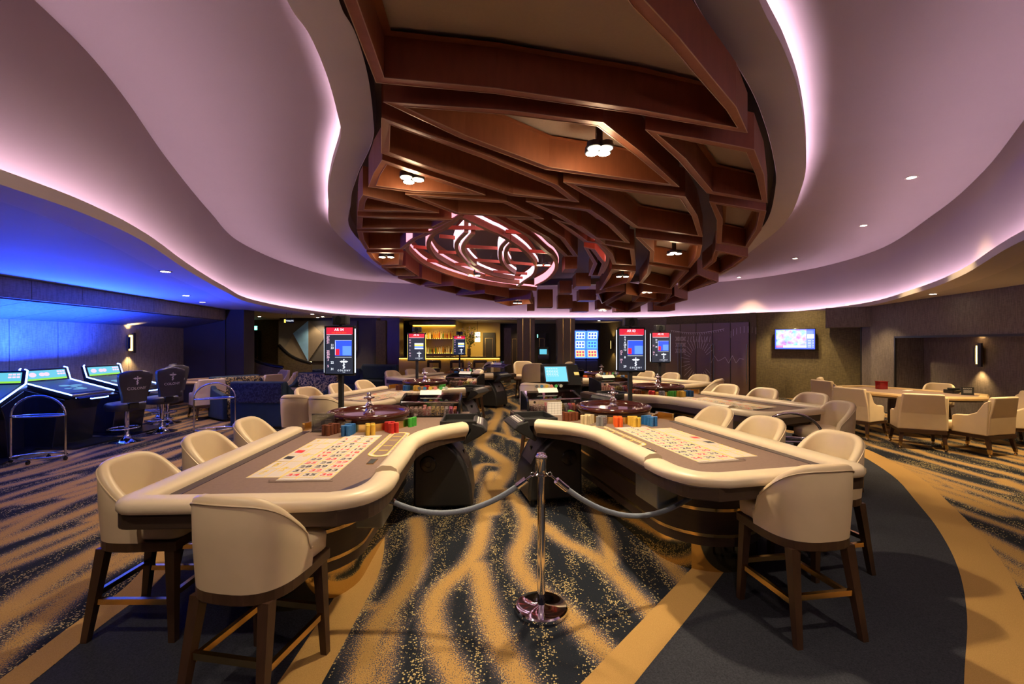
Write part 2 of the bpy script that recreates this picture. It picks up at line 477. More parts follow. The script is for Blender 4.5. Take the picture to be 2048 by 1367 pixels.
# ---- oval opening: low ceiling, light cove, curved upstand wall, high ceiling
def zp(px, py, z): return gp(px, py, z)
lip_pts = [zp(*p, Z1) for p in ((0, 368), (200, 440), (300, 490), (380, 543), (450, 582))]
lip_pts += [(-5.9, 10.2), (-6.2, 13.2), (-5.6, 16.0), (-3.0, 17.3), (0, 17.6), (4.0, 17.6), (7.6, 16.6), (8.9, 14.2)]
lip_pts += [zp(1728, 612, Z1), zp(1835, 584, Z1), zp(1922, 551, Z1), zp(2048, 479, Z1)]
lip_pts += [(3.6, 2.3), (3.0, .6), (2.0, -1.2), (0, -2.0), (-2.0, -1.3), (-2.75, .6)]
lip = catmull(lip_pts, 8, True)           # runs clockwise seen from above
lip = ccw(lip)
n = len(lip); cx, cy = .9, 8.0
X0, X1, Y0, Y1 = -11.0, 12.0, -4.2, 21.5
def outer(p):
    dx, dy = p[0] - cx, p[1] - cy; t = 1e9
    if dx > 1e-6: t = min(t, (X1 - cx) / dx)
    if dx < -1e-6: t = min(t, (X0 - cx) / dx)
    if dy > 1e-6: t = min(t, (Y1 - cy) / dy)
    if dy < -1e-6: t = min(t, (Y0 - cy) / dy)
    return (cx + dx * t, cy + dy * t)
lipo = inset(lip, -.31)
mb = MB(); out = [outer(p) for p in lipo]
corners = [(X0, Y0), (X1, Y0), (X1, Y1), (X0, Y1)]
for i in range(n):
    j = (i + 1) % n; a, b = out[i], out[j]
    q = [(lipo[i][0], lipo[i][1], Z1 + .001), (lipo[j][0], lipo[j][1], Z1 + .001), (b[0], b[1], Z1)]
    if abs(a[0] - b[0]) > 1e-3 and abs(a[1] - b[1]) > 1e-3:
        c = min(corners, key=lambda k: math.hypot(k[0] - a[0], k[1] - a[1]) + math.hypot(k[0] - b[0], k[1] - b[1]))
        q.append((c[0], c[1], Z1))
    q.append((a[0], a[1], Z1))
    mb.add(q, [tuple(range(len(q)))])
struct('ceiling_soffit', mb, mat('low_ceiling', (.42, .38, .36), .75, var=.03, scale=3), fix=False)
# lip of the cove: upstand on the edge, shelf behind it
mb = MB(); mb.sweep(lip, [(0, Z1), (0, Z1 + .085), (-.025, Z1 + .085), (-.025, Z1 + .02), (-.32, Z1 + .02), (-.32, Z1)], True)
struct('trim_1', mb, m_soffit, smooth=30)
mb = MB(); mb.sweep(lip, [(-.21, Z1 + .02), (-.20, 2.95), (-.20, 3.3), (-.22, Z2)], True, pclosed=False)
struct('wall_upstand', mb, m_plaster, smooth=50, fix=False)
mb = MB(); mb.add([(p[0], p[1], Z2) for p in inset(lip, -.35)], [tuple(range(n))])
struct('ceiling', mb, m_plaster)
m_led = glow('cove_light', LIGHT_COVE, 26)
mb = MB(); mb.sweep(lip, [(-.06, Z1 + .03), (-.11, Z1 + .03), (-.11, Z1 + .045), (-.06, Z1 + .045)], True)
led1 = mb.build('cove_light', m_led); tag(led1, 'pink light strip hidden behind the lip of the oval ceiling opening', 'light strip')

# ---- plaster raft in the middle with its own cove and a brown recess
isl_pts = [gp(px, py, Z3) for px, py in ((574, 0), (619, 69), (653, 148), (674, 223), (681, 275), (662, 344), (657, 402), (677, 470), (776, 546))]
isl_pts += [(-3.05, 14.6), (-1.4, 15.9), (1.0, 16.3), (3.6, 15.8), (5.5, 14.3)]
isl_pts += [gp(px, py, Z3) for px, py in ((1441, 551), (1502, 502), (1569, 446), (1605, 369), (1612, 297), (1600, 195), (1569, 102), (1518, 0))]
isl_pts += [(.98, 2.05), (.5, 1.3), (-.2, 1.0), (-.85, 1.25), (-1.18, 1.85)]
isl = ccw(catmull(isl_pts, 7, True))
inn = inset(isl, .30)
mb = MB(); k = len(isl)
mb.add([(p[0], p[1], Z3) for p in isl] + [(p[0], p[1], Z3 + .02) for p in inn], [(i, (i + 1) % k, k + (i + 1) % k, k + i) for i in range(k)])
mb.sweep(isl, [(0, Z3), (0, Z3 + .10), (.03, Z3 + .10), (.03, Z3 + .03), (.25, Z3 + .03)], True, pclosed=False)
struct('ceiling_raft', mb, m_soffit, smooth=35, fix=False)
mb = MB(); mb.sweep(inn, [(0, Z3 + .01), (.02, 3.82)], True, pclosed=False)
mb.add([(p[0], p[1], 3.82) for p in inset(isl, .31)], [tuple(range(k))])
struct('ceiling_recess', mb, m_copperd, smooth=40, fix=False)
mb = MB(); mb.sweep(isl, [(.05, Z3 + .05), (.10, Z3 + .05), (.10, Z3 + .065), (.05, Z3 + .065)], True)
led2 = mb.build('raft_light', m_led); tag(led2, 'pink light strip along the rim of the central plaster raft', 'light strip')

# ---- copper lattice hanging in the raft: every coffer is a frame with a tan panel
def lat(px, py):
    kk = (683.0 - py) / F
    Y = 1.73 / (kk + .045)
    return ((px - 1024.0) / F * Y, Y, 3.35 - .045 * Y)
def q2(x, y): return (680 + x / 2.071, y / 2.071)
def q9(x, y): return (780 + x / 4.452, 420 + y / 4.452)
lattice = thing('ceiling_lattice', 'hanging copper lattice of angular coffers spiralling under the ceiling', 'ceiling sculpture', (0, 0, 0))
m_edge = mat('copper_edge', (.42, .24, .15), .35, .5, var=.1)
def frame(pts, hgt=.30, th=.06, panel=True):
    P = [lat(*p) for p in pts]
    P2 = [(p[0], p[1]) for p in P]
    if area2(P2) < 0: P.reverse(); P2.reverse()
    I2 = inset(P2, th); n = len(P)
    zz = [p[2] for p in P]
    vs = [(P2[i][0], P2[i][1], zz[i]) for i in range(n)] + [(I2[i][0], I2[i][1], zz[i]) for i in range(n)]
    vs += [(P2[i][0], P2[i][1], zz[i] + hgt) for i in range(n)] + [(I2[i][0], I2[i][1], zz[i] + hgt) for i in range(n)]
    fs = []
    for i in range(n):
        j = (i + 1) % n
        fs += [(i, n + i, n + j, j), (i, j, 2 * n + j, 2 * n + i), (n + i, 3 * n + i, 3 * n + j, n + j), (2 * n + i, 2 * n + j, 3 * n + j, 3 * n + i)]
    mb = MB(); mb.add(vs, fs)
    o = mb.build('coffer_frame', m_copper, lattice, fix=False)
    mb = MB()
    for i in range(n):                     # pale metal arris under each beam
        j = (i + 1) % n
        mb.tube([(I2[i][0], I2[i][1], zz[i]), (I2[j][0], I2[j][1], zz[j])], .0035, 4)
        mb.tube([(P2[i][0], P2[i][1], zz[i]), (P2[j][0], P2[j][1], zz[j])], .0035, 4)
    mb.build('edge_bead', m_edge, o, fix=False)
    if panel:
        mb = MB(); c = MB()
        I3 = inset(P2, th + .05)
        ring = [(I2[i][0], I2[i][1], zz[i] + hgt - .045) for i in range(n)] + [(I3[i][0], I3[i][1], zz[i] + hgt - .045) for i in range(n)]
        mb.add(ring, [(i, (i + 1) % n, n + (i + 1) % n, n + i) for i in range(n)])
        mb.build('ledge', m_copper, o, fix=False)
        c.add([(P2[i][0], P2[i][1], zz[i] + hgt - .02) for i in range(n)], [tuple(reversed(range(n)))])
        c.build('panel', m_cellpan, o, fix=False)
    return o
CELLS = [
 [(-70, -260), (10, -20), (150, 340), (640, 385), (1200, 465), (1688, 548), (1640, 440), (1540, 320), (1410, 160), (1262, 0), (1130, -200), (1000, -300)],
 [(180, 420), (700, 455), (1090, 505), (1250, 630), (1405, 772), (1100, 735), (850, 700), (500, 570)],
 [(1265, 535), (1500, 575), (1715, 618), (1755, 720), (1770, 838), (1520, 798), (1400, 660)],
 [(172, 485), (600, 640), (900, 765), (990, 835), (705, 808), (400, 712), (172, 632)],
 [(175, 660), (400, 735), (602, 806), (300, 795), (118, 772), (140, 715)],
 [(925, 752), (1200, 785), (1430, 812), (1480, 890), (1502, 980), (1215, 940), (1090, 850)],
 [(1530, 832), (1765, 872), (1745, 950), (1690, 1025), (1560, 1005), (1562, 910)],
 [(270, 803), (690, 832), (845, 905), (480, 885)],
 [(770, 832), (1040, 868), (1130, 930), (1200, 1005), (1045, 985), (900, 893)],
 [(95, 805), (410, 880), (75, 872), (80, 830)],
 [(72, 893), (470, 908), (390, 945), (70, 947)],
 [(72, 955), (385, 960), (325, 985), (262, 1030), (105, 1030), (80, 990)],
 [(110, 1043), (262, 1045), (258, 1095), (165, 1098), (130, 1070)],
 [(172, 1105), (272, 1105), (328, 1143), (222, 1140)],
 [(1225, 980), (1500, 1012), (1490, 1060), (1450, 1108), (1282, 1083), (1285, 1040)],
 [(1555, 1035), (1690, 1062), (1640, 1100), (1575, 1133), (1500, 1112), (1542, 1080)],
 [(1060, 1002), (1218, 1030), (1225, 1098), (1130, 1093), (1112, 1050)],
 [(1125, 1112), (1225, 1122), (1200, 1168), (1075, 1200), (1105, 1150)],
 [(1280, 1095), (1445, 1120), (1372, 1195), (1240, 1170), (1272, 1130)],
 [(1100, 1262), (1185, 1215), (1310, 1235), (1190, 1290)],
 [(1255, 1205), (1375, 1215), (1350, 1250), (1210, 1248)],
 [(1400, 1195), (1480, 1132), (1568, 1166), (1440, 1208)],
 [(1300, 1262), (1385, 1222), (1440, 1240), (1330, 1268)],
 [(880, 905), (1000, 935), (1100, 1010), (1010, 1000), (940, 950)],
 [(690, 900), (800, 905), (930, 985), (985, 1060), (930, 1060), (850, 985)],
 [(1010, 1020), (1055, 1030), (1100, 1090), (1080, 1140), (1030, 1140), (1050, 1090)],
 [(240, 1150), (340, 1150), (420, 1175), (330, 1180)],
 [(350, 1185), (470, 1180), (560, 1205), (480, 1215)],
 [(480, 1222), (600, 1212), (700, 1230), (640, 1245)],
 [(640, 1248), (790, 1236), (800, 1255), (700, 1266)],
 [(1060, 1215), (1100, 1205), (1180, 1205), (1085, 1255)],
]
for c in CELLS: frame([q2(*p) for p in c])
# deep drop boxes at the far tip
for (x, y, wd, dp, hh) in ((848, 1272, 62, .5, .55), (930, 1276, 60, .4, .42), (1185, 1290, 100, .6, .3), (990, 1290, 70, .5, .35), (1330, 1286, 90, .6, .3), (790, 1285, 30, .3, .45), (1090, 1280, 60, .4, .3), (930, 1215, 50, .5, .3), (1000, 1190, 60, .6, .3), (1020, 1245, 70, .5, .3), (950, 1120, 50, .5, .28)):
    P = lat(*q2(x, y)); wm = wd / 2.071 / F * P[1]
    mb = MB(); mb.box((P[0], P[1], P[2] + hh / 2), (wm, dp, hh)); mb.build('drop_box', m_copper, lattice, bevel=.004)
# ribbons of the lit spiral, with cross bars
m_pinkled = glow('pink_ribbon_light', (1.0, .34, .42), 1.3)
m_redled = glow('red_ribbon_light', (1.0, .16, .12), .8)
m_violetled = glow('violet_ribbon_light', (1.0, .62, .80), 1.6)
RIB = [
 ([(640, 45), (500, 130), (330, 215), (200, 270), (150, 335), (200, 405), (310, 490), (500, 570), (750, 640), (1000, 683), (1300, 715)], m_pinkled),
 ([(615, 60), (490, 165), (385, 220), (340, 310), (370, 380), (430, 440), (600, 530), (780, 592), (950, 632), (1180, 662)], m_pinkled),
 ([(615, 60), (760, 125), (900, 190), (950, 210), (1060, 270), (1190, 362), (1270, 450), (1302, 505), (1280, 575), (1200, 632), (1140, 680)], m_violetled),
 ([(900, 45), (1060, 135), (1210, 218), (1250, 245), (1380, 360), (1440, 405), (1482, 475), (1470, 545), (1400, 620), (1300, 672)], m_pinkled),
 ([(680, 200), (605, 280), (592, 345), (640, 420), (710, 490), (800, 540), (950, 592), (1100, 620)], m_violetled),
 ([(740, 210), (670, 290), (650, 350), (690, 420), (760, 490)], m_violetled),
 ([(1060, 262), (995, 330), (980, 410), (1003, 480), (1052, 532), (1110, 572)], m_violetled),
 ([(1080, 300), (1040, 350), (1030, 420), (1060, 480)], m_violetled),
 ([(1840, 270), (1900, 345), (1938, 410), (1925, 490), (1888, 562)], m_redled),
]
for pts, em in RIB:
    P = [lat(*q9(*p)) for p in catmull(pts, 5)]
    ns = normals2([p[:2] for p in P], False)
    path = [(p[0], p[1], p[2]) for p in P]
    mb = MB(); mb.sweep(path, [(-.03, 0), (.03, 0), (.03, .24), (-.03, .24)])
    o = mb.build('ribbon', m_copper, lattice, smooth=40)
    mb = MB(); mb.sweep(path, [(.033, .02), (.038, .02), (.038, .17), (.033, .17)]); mb.sweep(path, [(-.033, .13), (-.038, .13), (-.038, .09), (-.033, .09)])
    mb.build('ribbon_light', em, o, smooth=40)
m_redbar = mat('red_copper', (.42, .07, .03), .4, .3, var=.1)
for a, b in (((480, 195), (940, 205)), ((440, 270), (590, 285)), ((640, 355), (960, 375)), ((1030, 382), (1420, 410)), ((700, 470), (980, 490)), ((1050, 495), (1430, 525)),
             ((920, 572), (1220, 592)), ((210, 360), (330, 372)), ((430, 405), (590, 412)), ((850, 602), (1180, 627)), ((1030, 230), (1240, 242)), ((330, 478), (430, 486)), ((580, 510), (720, 515)), ((270, 215), (380, 217))):
    A, B = lat(*q9(*a)), lat(*q9(*b))
    mb = MB(); mb.sweep([(A[0], A[1], A[2] + .04), (B[0], B[1], B[2] + .04)], [(-.018, 0), (.018, 0), (.018, .05), (-.018, .05)]); mb.build('cross_bar', m_redbar, lattice)
# cluster lamps in the coffers
m_bulb = glow('lamp_face', (1.0, .98, .78), 22)
lampspots = [((1198, 300), 'four-headed ceiling lamp on a short stem, largest and nearest', 4, 120), ((822, 358), 'three-headed lamp in the left triangular coffer of the lattice', 3, 80),
             ((773, 513), 'twin lamp at the left rim of the lattice', 2, 60), ((948, 550), 'twin lamp under the lower edge of the lit spiral', 2, 60),
             ((1087, 529), 'small twin lamp inside the right of the lit spiral', 2, 30), ((1348, 506), 'lamp cluster on a stem in the right-hand coffer', 3, 90),
             ((1245, 552), 'twin lamp in the small coffer right of the spiral', 2, 60), ((1294, 584), 'twin lamp low in the right coffers of the lattice', 2, 60),
             ((1035, 605), 'far twin lamp at the left of the lattice tip', 2, 60), ((1205, 620), 'farthest lamp under the tip of the lattice', 2, 60)]
for (px, py), lab, heads, pw in lampspots:
    P = lat(px, py); s = .75
    t = thing('ceiling_lamp', lab, 'lamp', (P[0], P[1], P[2] + .02), 0, 'lamps in the ceiling lattice')
    mb = MB(); mb.box((0, 0, .13), (.05, .05, .26)); mb.build('stem', m_black, t)
    for h in range(heads):
        a = 2 * PI * h / heads + (.78 if heads == 4 else 0); r = .07 if heads > 1 else 0
        o = MB().lathe([(.055, .045), (.060, .0), (.052, -.004)], 14, (r * math.cos(a), r * math.sin(a), -.02)).build('lamp_head', m_black, t, 40)
        MB().lathe([(.0, -.0265), (.050, -.0265), (.050, -.029), (.0, -.029)], 14, (r * math.cos(a), r * math.sin(a), 0)).build('lamp_face', m_bulb, o)
    spot('lamp_beam', (P[0], P[1], P[2] - .06), pw * 2.3, (1.0, .78, .47), 125, .9, (P[0], P[1], 0), .06)
    l = bpy.data.lights.new('lamp_spill', 'POINT'); l.energy = pw * .09; l.color = (1.0, .78, .48); l.shadow_soft_size = .08
    o = bpy.data.objects.new('lamp_spill', l); o.parent = t; o.location = (0, 0, -.10); col.objects.link(o)
# recessed downlights
m_down = glow('downlight_face', (1.0, .86, .58), 30)
def downlight(px, py, z, lab, pw, size=100, aim=None):
    x, y = gp(px, py, z)
    t = thing('downlight', lab, 'downlight', (x, y, z), 0, 'recessed ceiling downlights')
    MB().lathe([(.075, .0), (.075, -.006), (.052, -.006), (.052, 0)], 18).build('bezel', m_soffit, t)
    MB().lathe([(0, -.003), (.050, -.003), (.050, -.005), (0, -.005)], 18).build('lamp_face', m_down, t)
    tx = aim or (x, y, 0)
    spot('downlight_beam', (x, y, z - .03), pw, (1.0, .72, .36), size, .6, tx, .04)
for px, py, lab, aim in ((1823, 354, 'nearest round downlight in the high ceiling above the right tables', (.45, .1)), (1727, 450, 'second downlight in the high ceiling along the right wall band', (.5, .1)),
                    (1590, 516, 'third downlight in the high ceiling along the right wall band', (.6, .1)), (1478, 554, 'farthest downlight in the high ceiling beside the lattice', (.5, .2))):
    x, y = gp(px, py, Z2)
    downlight(px, py, Z2, lab, 260, 75, (x + aim[0], y + aim[1], 0))
for px, py, lab, pw in ((331, 542, 'nearest downlight in the blue low ceiling', 90), (372, 590, 'second downlight in the blue low ceiling', 90), (405, 603, 'third downlight in the low ceiling on the left', 60),
                        (519, 632, 'small downlight before the exit door on the left', 60)):
    downlight(px, py, Z1, lab, pw, 120)
downlight(1866, 587, Z1, 'downlight in the low ceiling before the right alcove', 120, 80, (6.3, 7.4, 0))

# ---- walls
def lerp(a, b, t): return tuple(a[i] + (b[i] - a[i]) * t for i in range(len(a)))
# left wall: stacked linen panels, a bulkhead above with a sloping underside
A, B = (-6.05, 1.6), (-7.80, 12.2)
dv = Vector((B[0] - A[0], B[1] - A[1])).normalized(); nl = Vector((-dv[1], dv[0]))       # nl points out of the room (left)
LEN = math.hypot(B[0] - A[0], B[1] - A[1])
mb = MB()
W = lambda s, o, z: (A[0] + dv[0] * s + nl[0] * o, A[1] + dv[1] * s + nl[1] * o, z)
def wquad(mb, pts, m=0): mb.add(pts, [tuple(range(len(pts)))], m)
mb = MB(); wquad(mb, [W(-6, 1.06, 0), W(LEN, 1.06, 0), W(LEN, 1.06, 2.0), W(-6, 1.06, 2.0)]); wquad(mb, [W(-6, .03, 2.2), W(LEN, .03, 2.2), W(LEN, .03, Z1), W(-6, .03, Z1)])
wquad(mb, [W(-6, 1.06, 2.0), W(LEN, 1.06, 2.0), W(LEN, .03, 2.2), W(-6, .03, 2.2)]); wquad(mb, [W(LEN, -.02, 0), W(LEN, 1.1, 0), W(LEN, 1.1, Z1), W(LEN, -.02, Z1)])
wl = struct('wall_left', mb, m_darkwall, fix=False)
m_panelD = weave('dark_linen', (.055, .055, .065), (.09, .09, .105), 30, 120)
pw_ = .93; s = .2
while s < LEN - .2:
    e = min(s + pw_, LEN) - .012
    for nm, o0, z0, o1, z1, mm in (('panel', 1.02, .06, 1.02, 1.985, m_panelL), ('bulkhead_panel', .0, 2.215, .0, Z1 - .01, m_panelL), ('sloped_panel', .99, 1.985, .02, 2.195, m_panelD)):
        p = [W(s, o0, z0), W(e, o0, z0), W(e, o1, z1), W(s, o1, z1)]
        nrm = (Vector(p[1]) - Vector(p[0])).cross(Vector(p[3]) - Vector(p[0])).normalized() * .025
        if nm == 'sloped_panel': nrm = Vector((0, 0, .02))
        mb = MB(); mb.add(p + [tuple(Vector(q) + nrm) for q in p], [(0, 1, 2, 3), (7, 6, 5, 4), (0, 4, 5, 1), (1, 5, 6, 2), (2, 6, 7, 3), (3, 7, 4, 0)])
        mb.build(nm, mm, wl)
    s += pw_
mb = MB(); mb.sweep([W(.0, 1.0, 0)[:2], W(LEN, 1.0, 0)[:2]], [(0, 0), (0, .09), (.02, .09), (.02, 0)]); struct('baseboard_left', mb, m_wood)
mb = MB(); wquad(mb, [(X0, Y0, 0), (X1, Y0, 0), (X1, Y0, Z1), (X0, Y0, Z1)]); struct('wall_front', mb, m_darkwall, fix=False)
mb = MB(); wquad(mb, [(X0, Y1 - .02, 0), (X1, Y1 - .02, 0), (X1, Y1 - .02, Z1), (X0, Y1 - .02, Z1)]); struct('wall_back', mb, m_darkwall, fix=False)
mb = MB(); wquad(mb, [(X0, Y0, 0), (X0, Y1, 0), (X0, Y1, Z1), (X0, Y0, Z1)]); struct('wall_side', mb, m_darkwall, fix=False)
# right wall: woven covering with a long low alcove, then the olive wall with glass doors
RA = (7.83, 6.9); rd = Vector((.24, .97)).normalized(); rn = Vector((rd[1], -rd[0]))      # rn out of the room
V = lambda s, o, z: (RA[0] + rd[0] * s + rn[0] * o, RA[1] + rd[1] * s + rn[1] * o, z)
s_of = lambda px: (lambda k: (k * RA[1] - RA[0]) / (rd[0] - k * rd[1]))((px - 1024) / F)
sC, sN = s_of(1722), s_of(1790)
mb = MB()
wquad(mb, [V(-9, 0, 1.72), V(sC, 0, 1.72), V(sC, 0, Z1), V(-9, 0, Z1)]); wquad(mb, [V(sN, 0, 0), V(sC, 0, 0), V(sC, 0, 1.72), V(sN, 0, 1.72)])
wquad(mb, [V(-9, .55, 0), V(sN, .55, 0), V(sN, .55, 1.72), V(-9, .55, 1.72)]); wquad(mb, [V(-9, 0, 1.72), V(sN, 0, 1.72), V(sN, .55, 1.72), V(-9, .55, 1.72)])
wquad(mb, [V(sN, 0, 0), V(sN, .55, 0), V(sN, .55, 1.72), V(sN, 0, 1.72)]); wquad(mb, [V(sC, 0, 0), V(sC, 3.2, 0), V(sC, 3.2, Z1), V(sC, 0, Z1)])
struct('wall_right', mb, m_wallR, fix=False)
mb = MB()
for s0, s1, o0, z0, z1 in ((sC - .035, sC + .01, -.012, 0, Z1), (sN - .02, sN + .02, -.012, 0, 1.74), ): mb.sweep([V(s0, o0, 0)[:2], V(s1, o0, 0)[:2]], [(0, z0), (0, z1), (-.03, z1), (-.03, z0)])
mb.sweep([V(-6, -.012, 0)[:2], V(sN + .02, -.012, 0)[:2]], [(0, 1.71), (0, 1.75), (-.03, 1.75), (-.03, 1.71)])
struct('trim_2', mb, m_black)
# olive wall from the glass doors to the recess beside the woven wall
Q0, Q1, Q2 = gp(1335, 772), gp(1500, 790), (11.0, 12.0)
Q0 = (5.35, 15.6); Q1 = (7.18, 13.58); Q2 = (9.55, 11.9)
mb = MB(); wquad(mb, [Q1 + (0,), Q2 + (0,), Q2 + (Z1,), Q1 + (Z1,)]); wquad(mb, [Q2 + (0,), (11.9, 10.6, 0), (11.9, 10.6, Z1), Q2 + (Z1,)])
wquad(mb, [Q0 + (0,), Q1 + (0,), Q1 + (Z1,), Q0 + (Z1,)]); wquad(mb, [Q0 + (0,), (4.2, 21.4, 0), (4.2, 21.4, Z1), Q0 + (Z1,)])
struct('wall_doors', mb, m_wallO, fix=False)
dq = Vector((Q2[0] - Q1[0], Q2[1] - Q1[1])).normalized(); ang_q = math.atan2(dq[1], dq[0])
mb = MB(); mb.box((9.0, 11.6, 2.25), (1.5, .9, .5), rz=ang_q); struct('wall_bulkhead', mb, m_wallR)

# downlights added in the low ceiling to brighten the back and sides
for x, y, pw, lab in ((-6.3, 14.2, 70, 'added downlight over the lounge sofas on the left'), (-6.6, 15.7, 60, 'added downlight before the faceted mural'), (-7.0, 16.2, 70, 'added downlight before the dark exit door'),
                      (7.0, 6.0, 190, 'added downlight in the low ceiling right of the middle right table'), (7.9, 10.6, 110, 'added downlight in the recess beside the woven wall'), (7.7, 12.4, 110, 'added downlight before the television wall'),
                      (.6, 18.9, 90, 'added downlight between the rear columns'), (3.6, 18.6, 40, 'added downlight before the slot machines'), (6.6, 14.4, 120, 'added downlight washing the bronze glass doors')):
    px = 1024 + x / y * F; downlight(px, 683 - (Z1 - CZ) * F / y, Z1, lab, pw, 120)

# unseen downlights added above and behind the viewer to light the near stools
for x, y, pw, lab in ((-2.0, .9, 120, 'added high ceiling downlight above the near left stools'), (2.3, .9, 150, 'added high ceiling downlight above the near right stool'), (-.2, -1.2, 130, 'added high ceiling downlight behind the viewer')):
    t = thing('downlight', lab, 'downlight', (x, y, Z2), 0, 'recessed ceiling downlights')
    MB().lathe([(.075, .0), (.075, -.006), (.052, -.006), (.052, 0)], 18).build('bezel', m_soffit, t)
    MB().lathe([(0, -.003), (.050, -.003), (.050, -.005), (0, -.005)], 18).build('lamp_face', m_down, t)
    spot('downlight_beam', (x, y, Z2 - .03), pw, (1.0, .80, .55), 120, .8, (x, y + .6, 0), .06)

# ================================================================== ROULETTE TABLES
TABLES = [  # key, side (-1: players on the left), centre of the layout, turn
 ('nearest left', -1, (-1.386, 3.281), 2.6), ('middle left', -1, (-2.0, 6.9), -20), ('farthest left', -1, (-1.75, 10.6), -30),
 ('nearest right', 1, (1.40, 3.72), 13), ('middle right', 1, (2.88, 6.08), 25), ('farthest right', 1, (2.78, 9.2), 36)]
def place(T, a, b):
    _, s, c, ang = T; u = s * a; q = R(ang)
    return (c[0] + u * math.cos(q) - b * math.sin(q), c[1] + u * math.sin(q) + b * math.cos(q))
WB = 1.27                                            # wheel centre along the table
REDS = {1, 3, 5, 7, 9, 12, 14, 16, 18, 19, 21, 23, 25, 27, 30, 32, 34, 36}
feltpoly = ([(.54, -1.0), (-.44, -1.0), (-.55, -.90), (-.59, -.6), (-.59, .22)] + catmull([(-.59, .22), (-.64, .46), (-.77, .70), (-.95, .86)], 4)
            + [(-.98, 1.15), (-.98, 1.97), (-.22, 1.97)] + arc(0, WB, .50, 115, 0, 10) + [(.49, 1.05), (.54, .90)])
outpoly = (arc(.54, -.99, .08, 0, -90, 5) + [(-.47, -1.07)] + catmull([(-.47, -1.07), (-.60, -.98), (-.655, -.8), (-.66, -.55)], 4) + [(-.64, .2)]
           + catmull([(-.64, .2), (-.69, .44), (-.81, .68), (-.99, .86)], 4) + [(-1.0, 1.15), (-1.0, 2.0), (-.2, 2.0)] + arc(0, WB, .53, 115, 0, 10) + [(.52, 1.08), (.62, .88)])
railprof = [(-.075, .785), (-.083, .80), (-.083, .825), (-.066, .842), (-.03, .849), (.02, .848), (.055, .840), (.068, .825), (.068, .797), (.05, .785)]
restprof = [(-.062, .715), (-.078, .735), (-.082, .80), (-.07, .852), (-.035, .872), (.02, .870), (.055, .850), (.062, .815), (.055, .79), (.0, .72)]
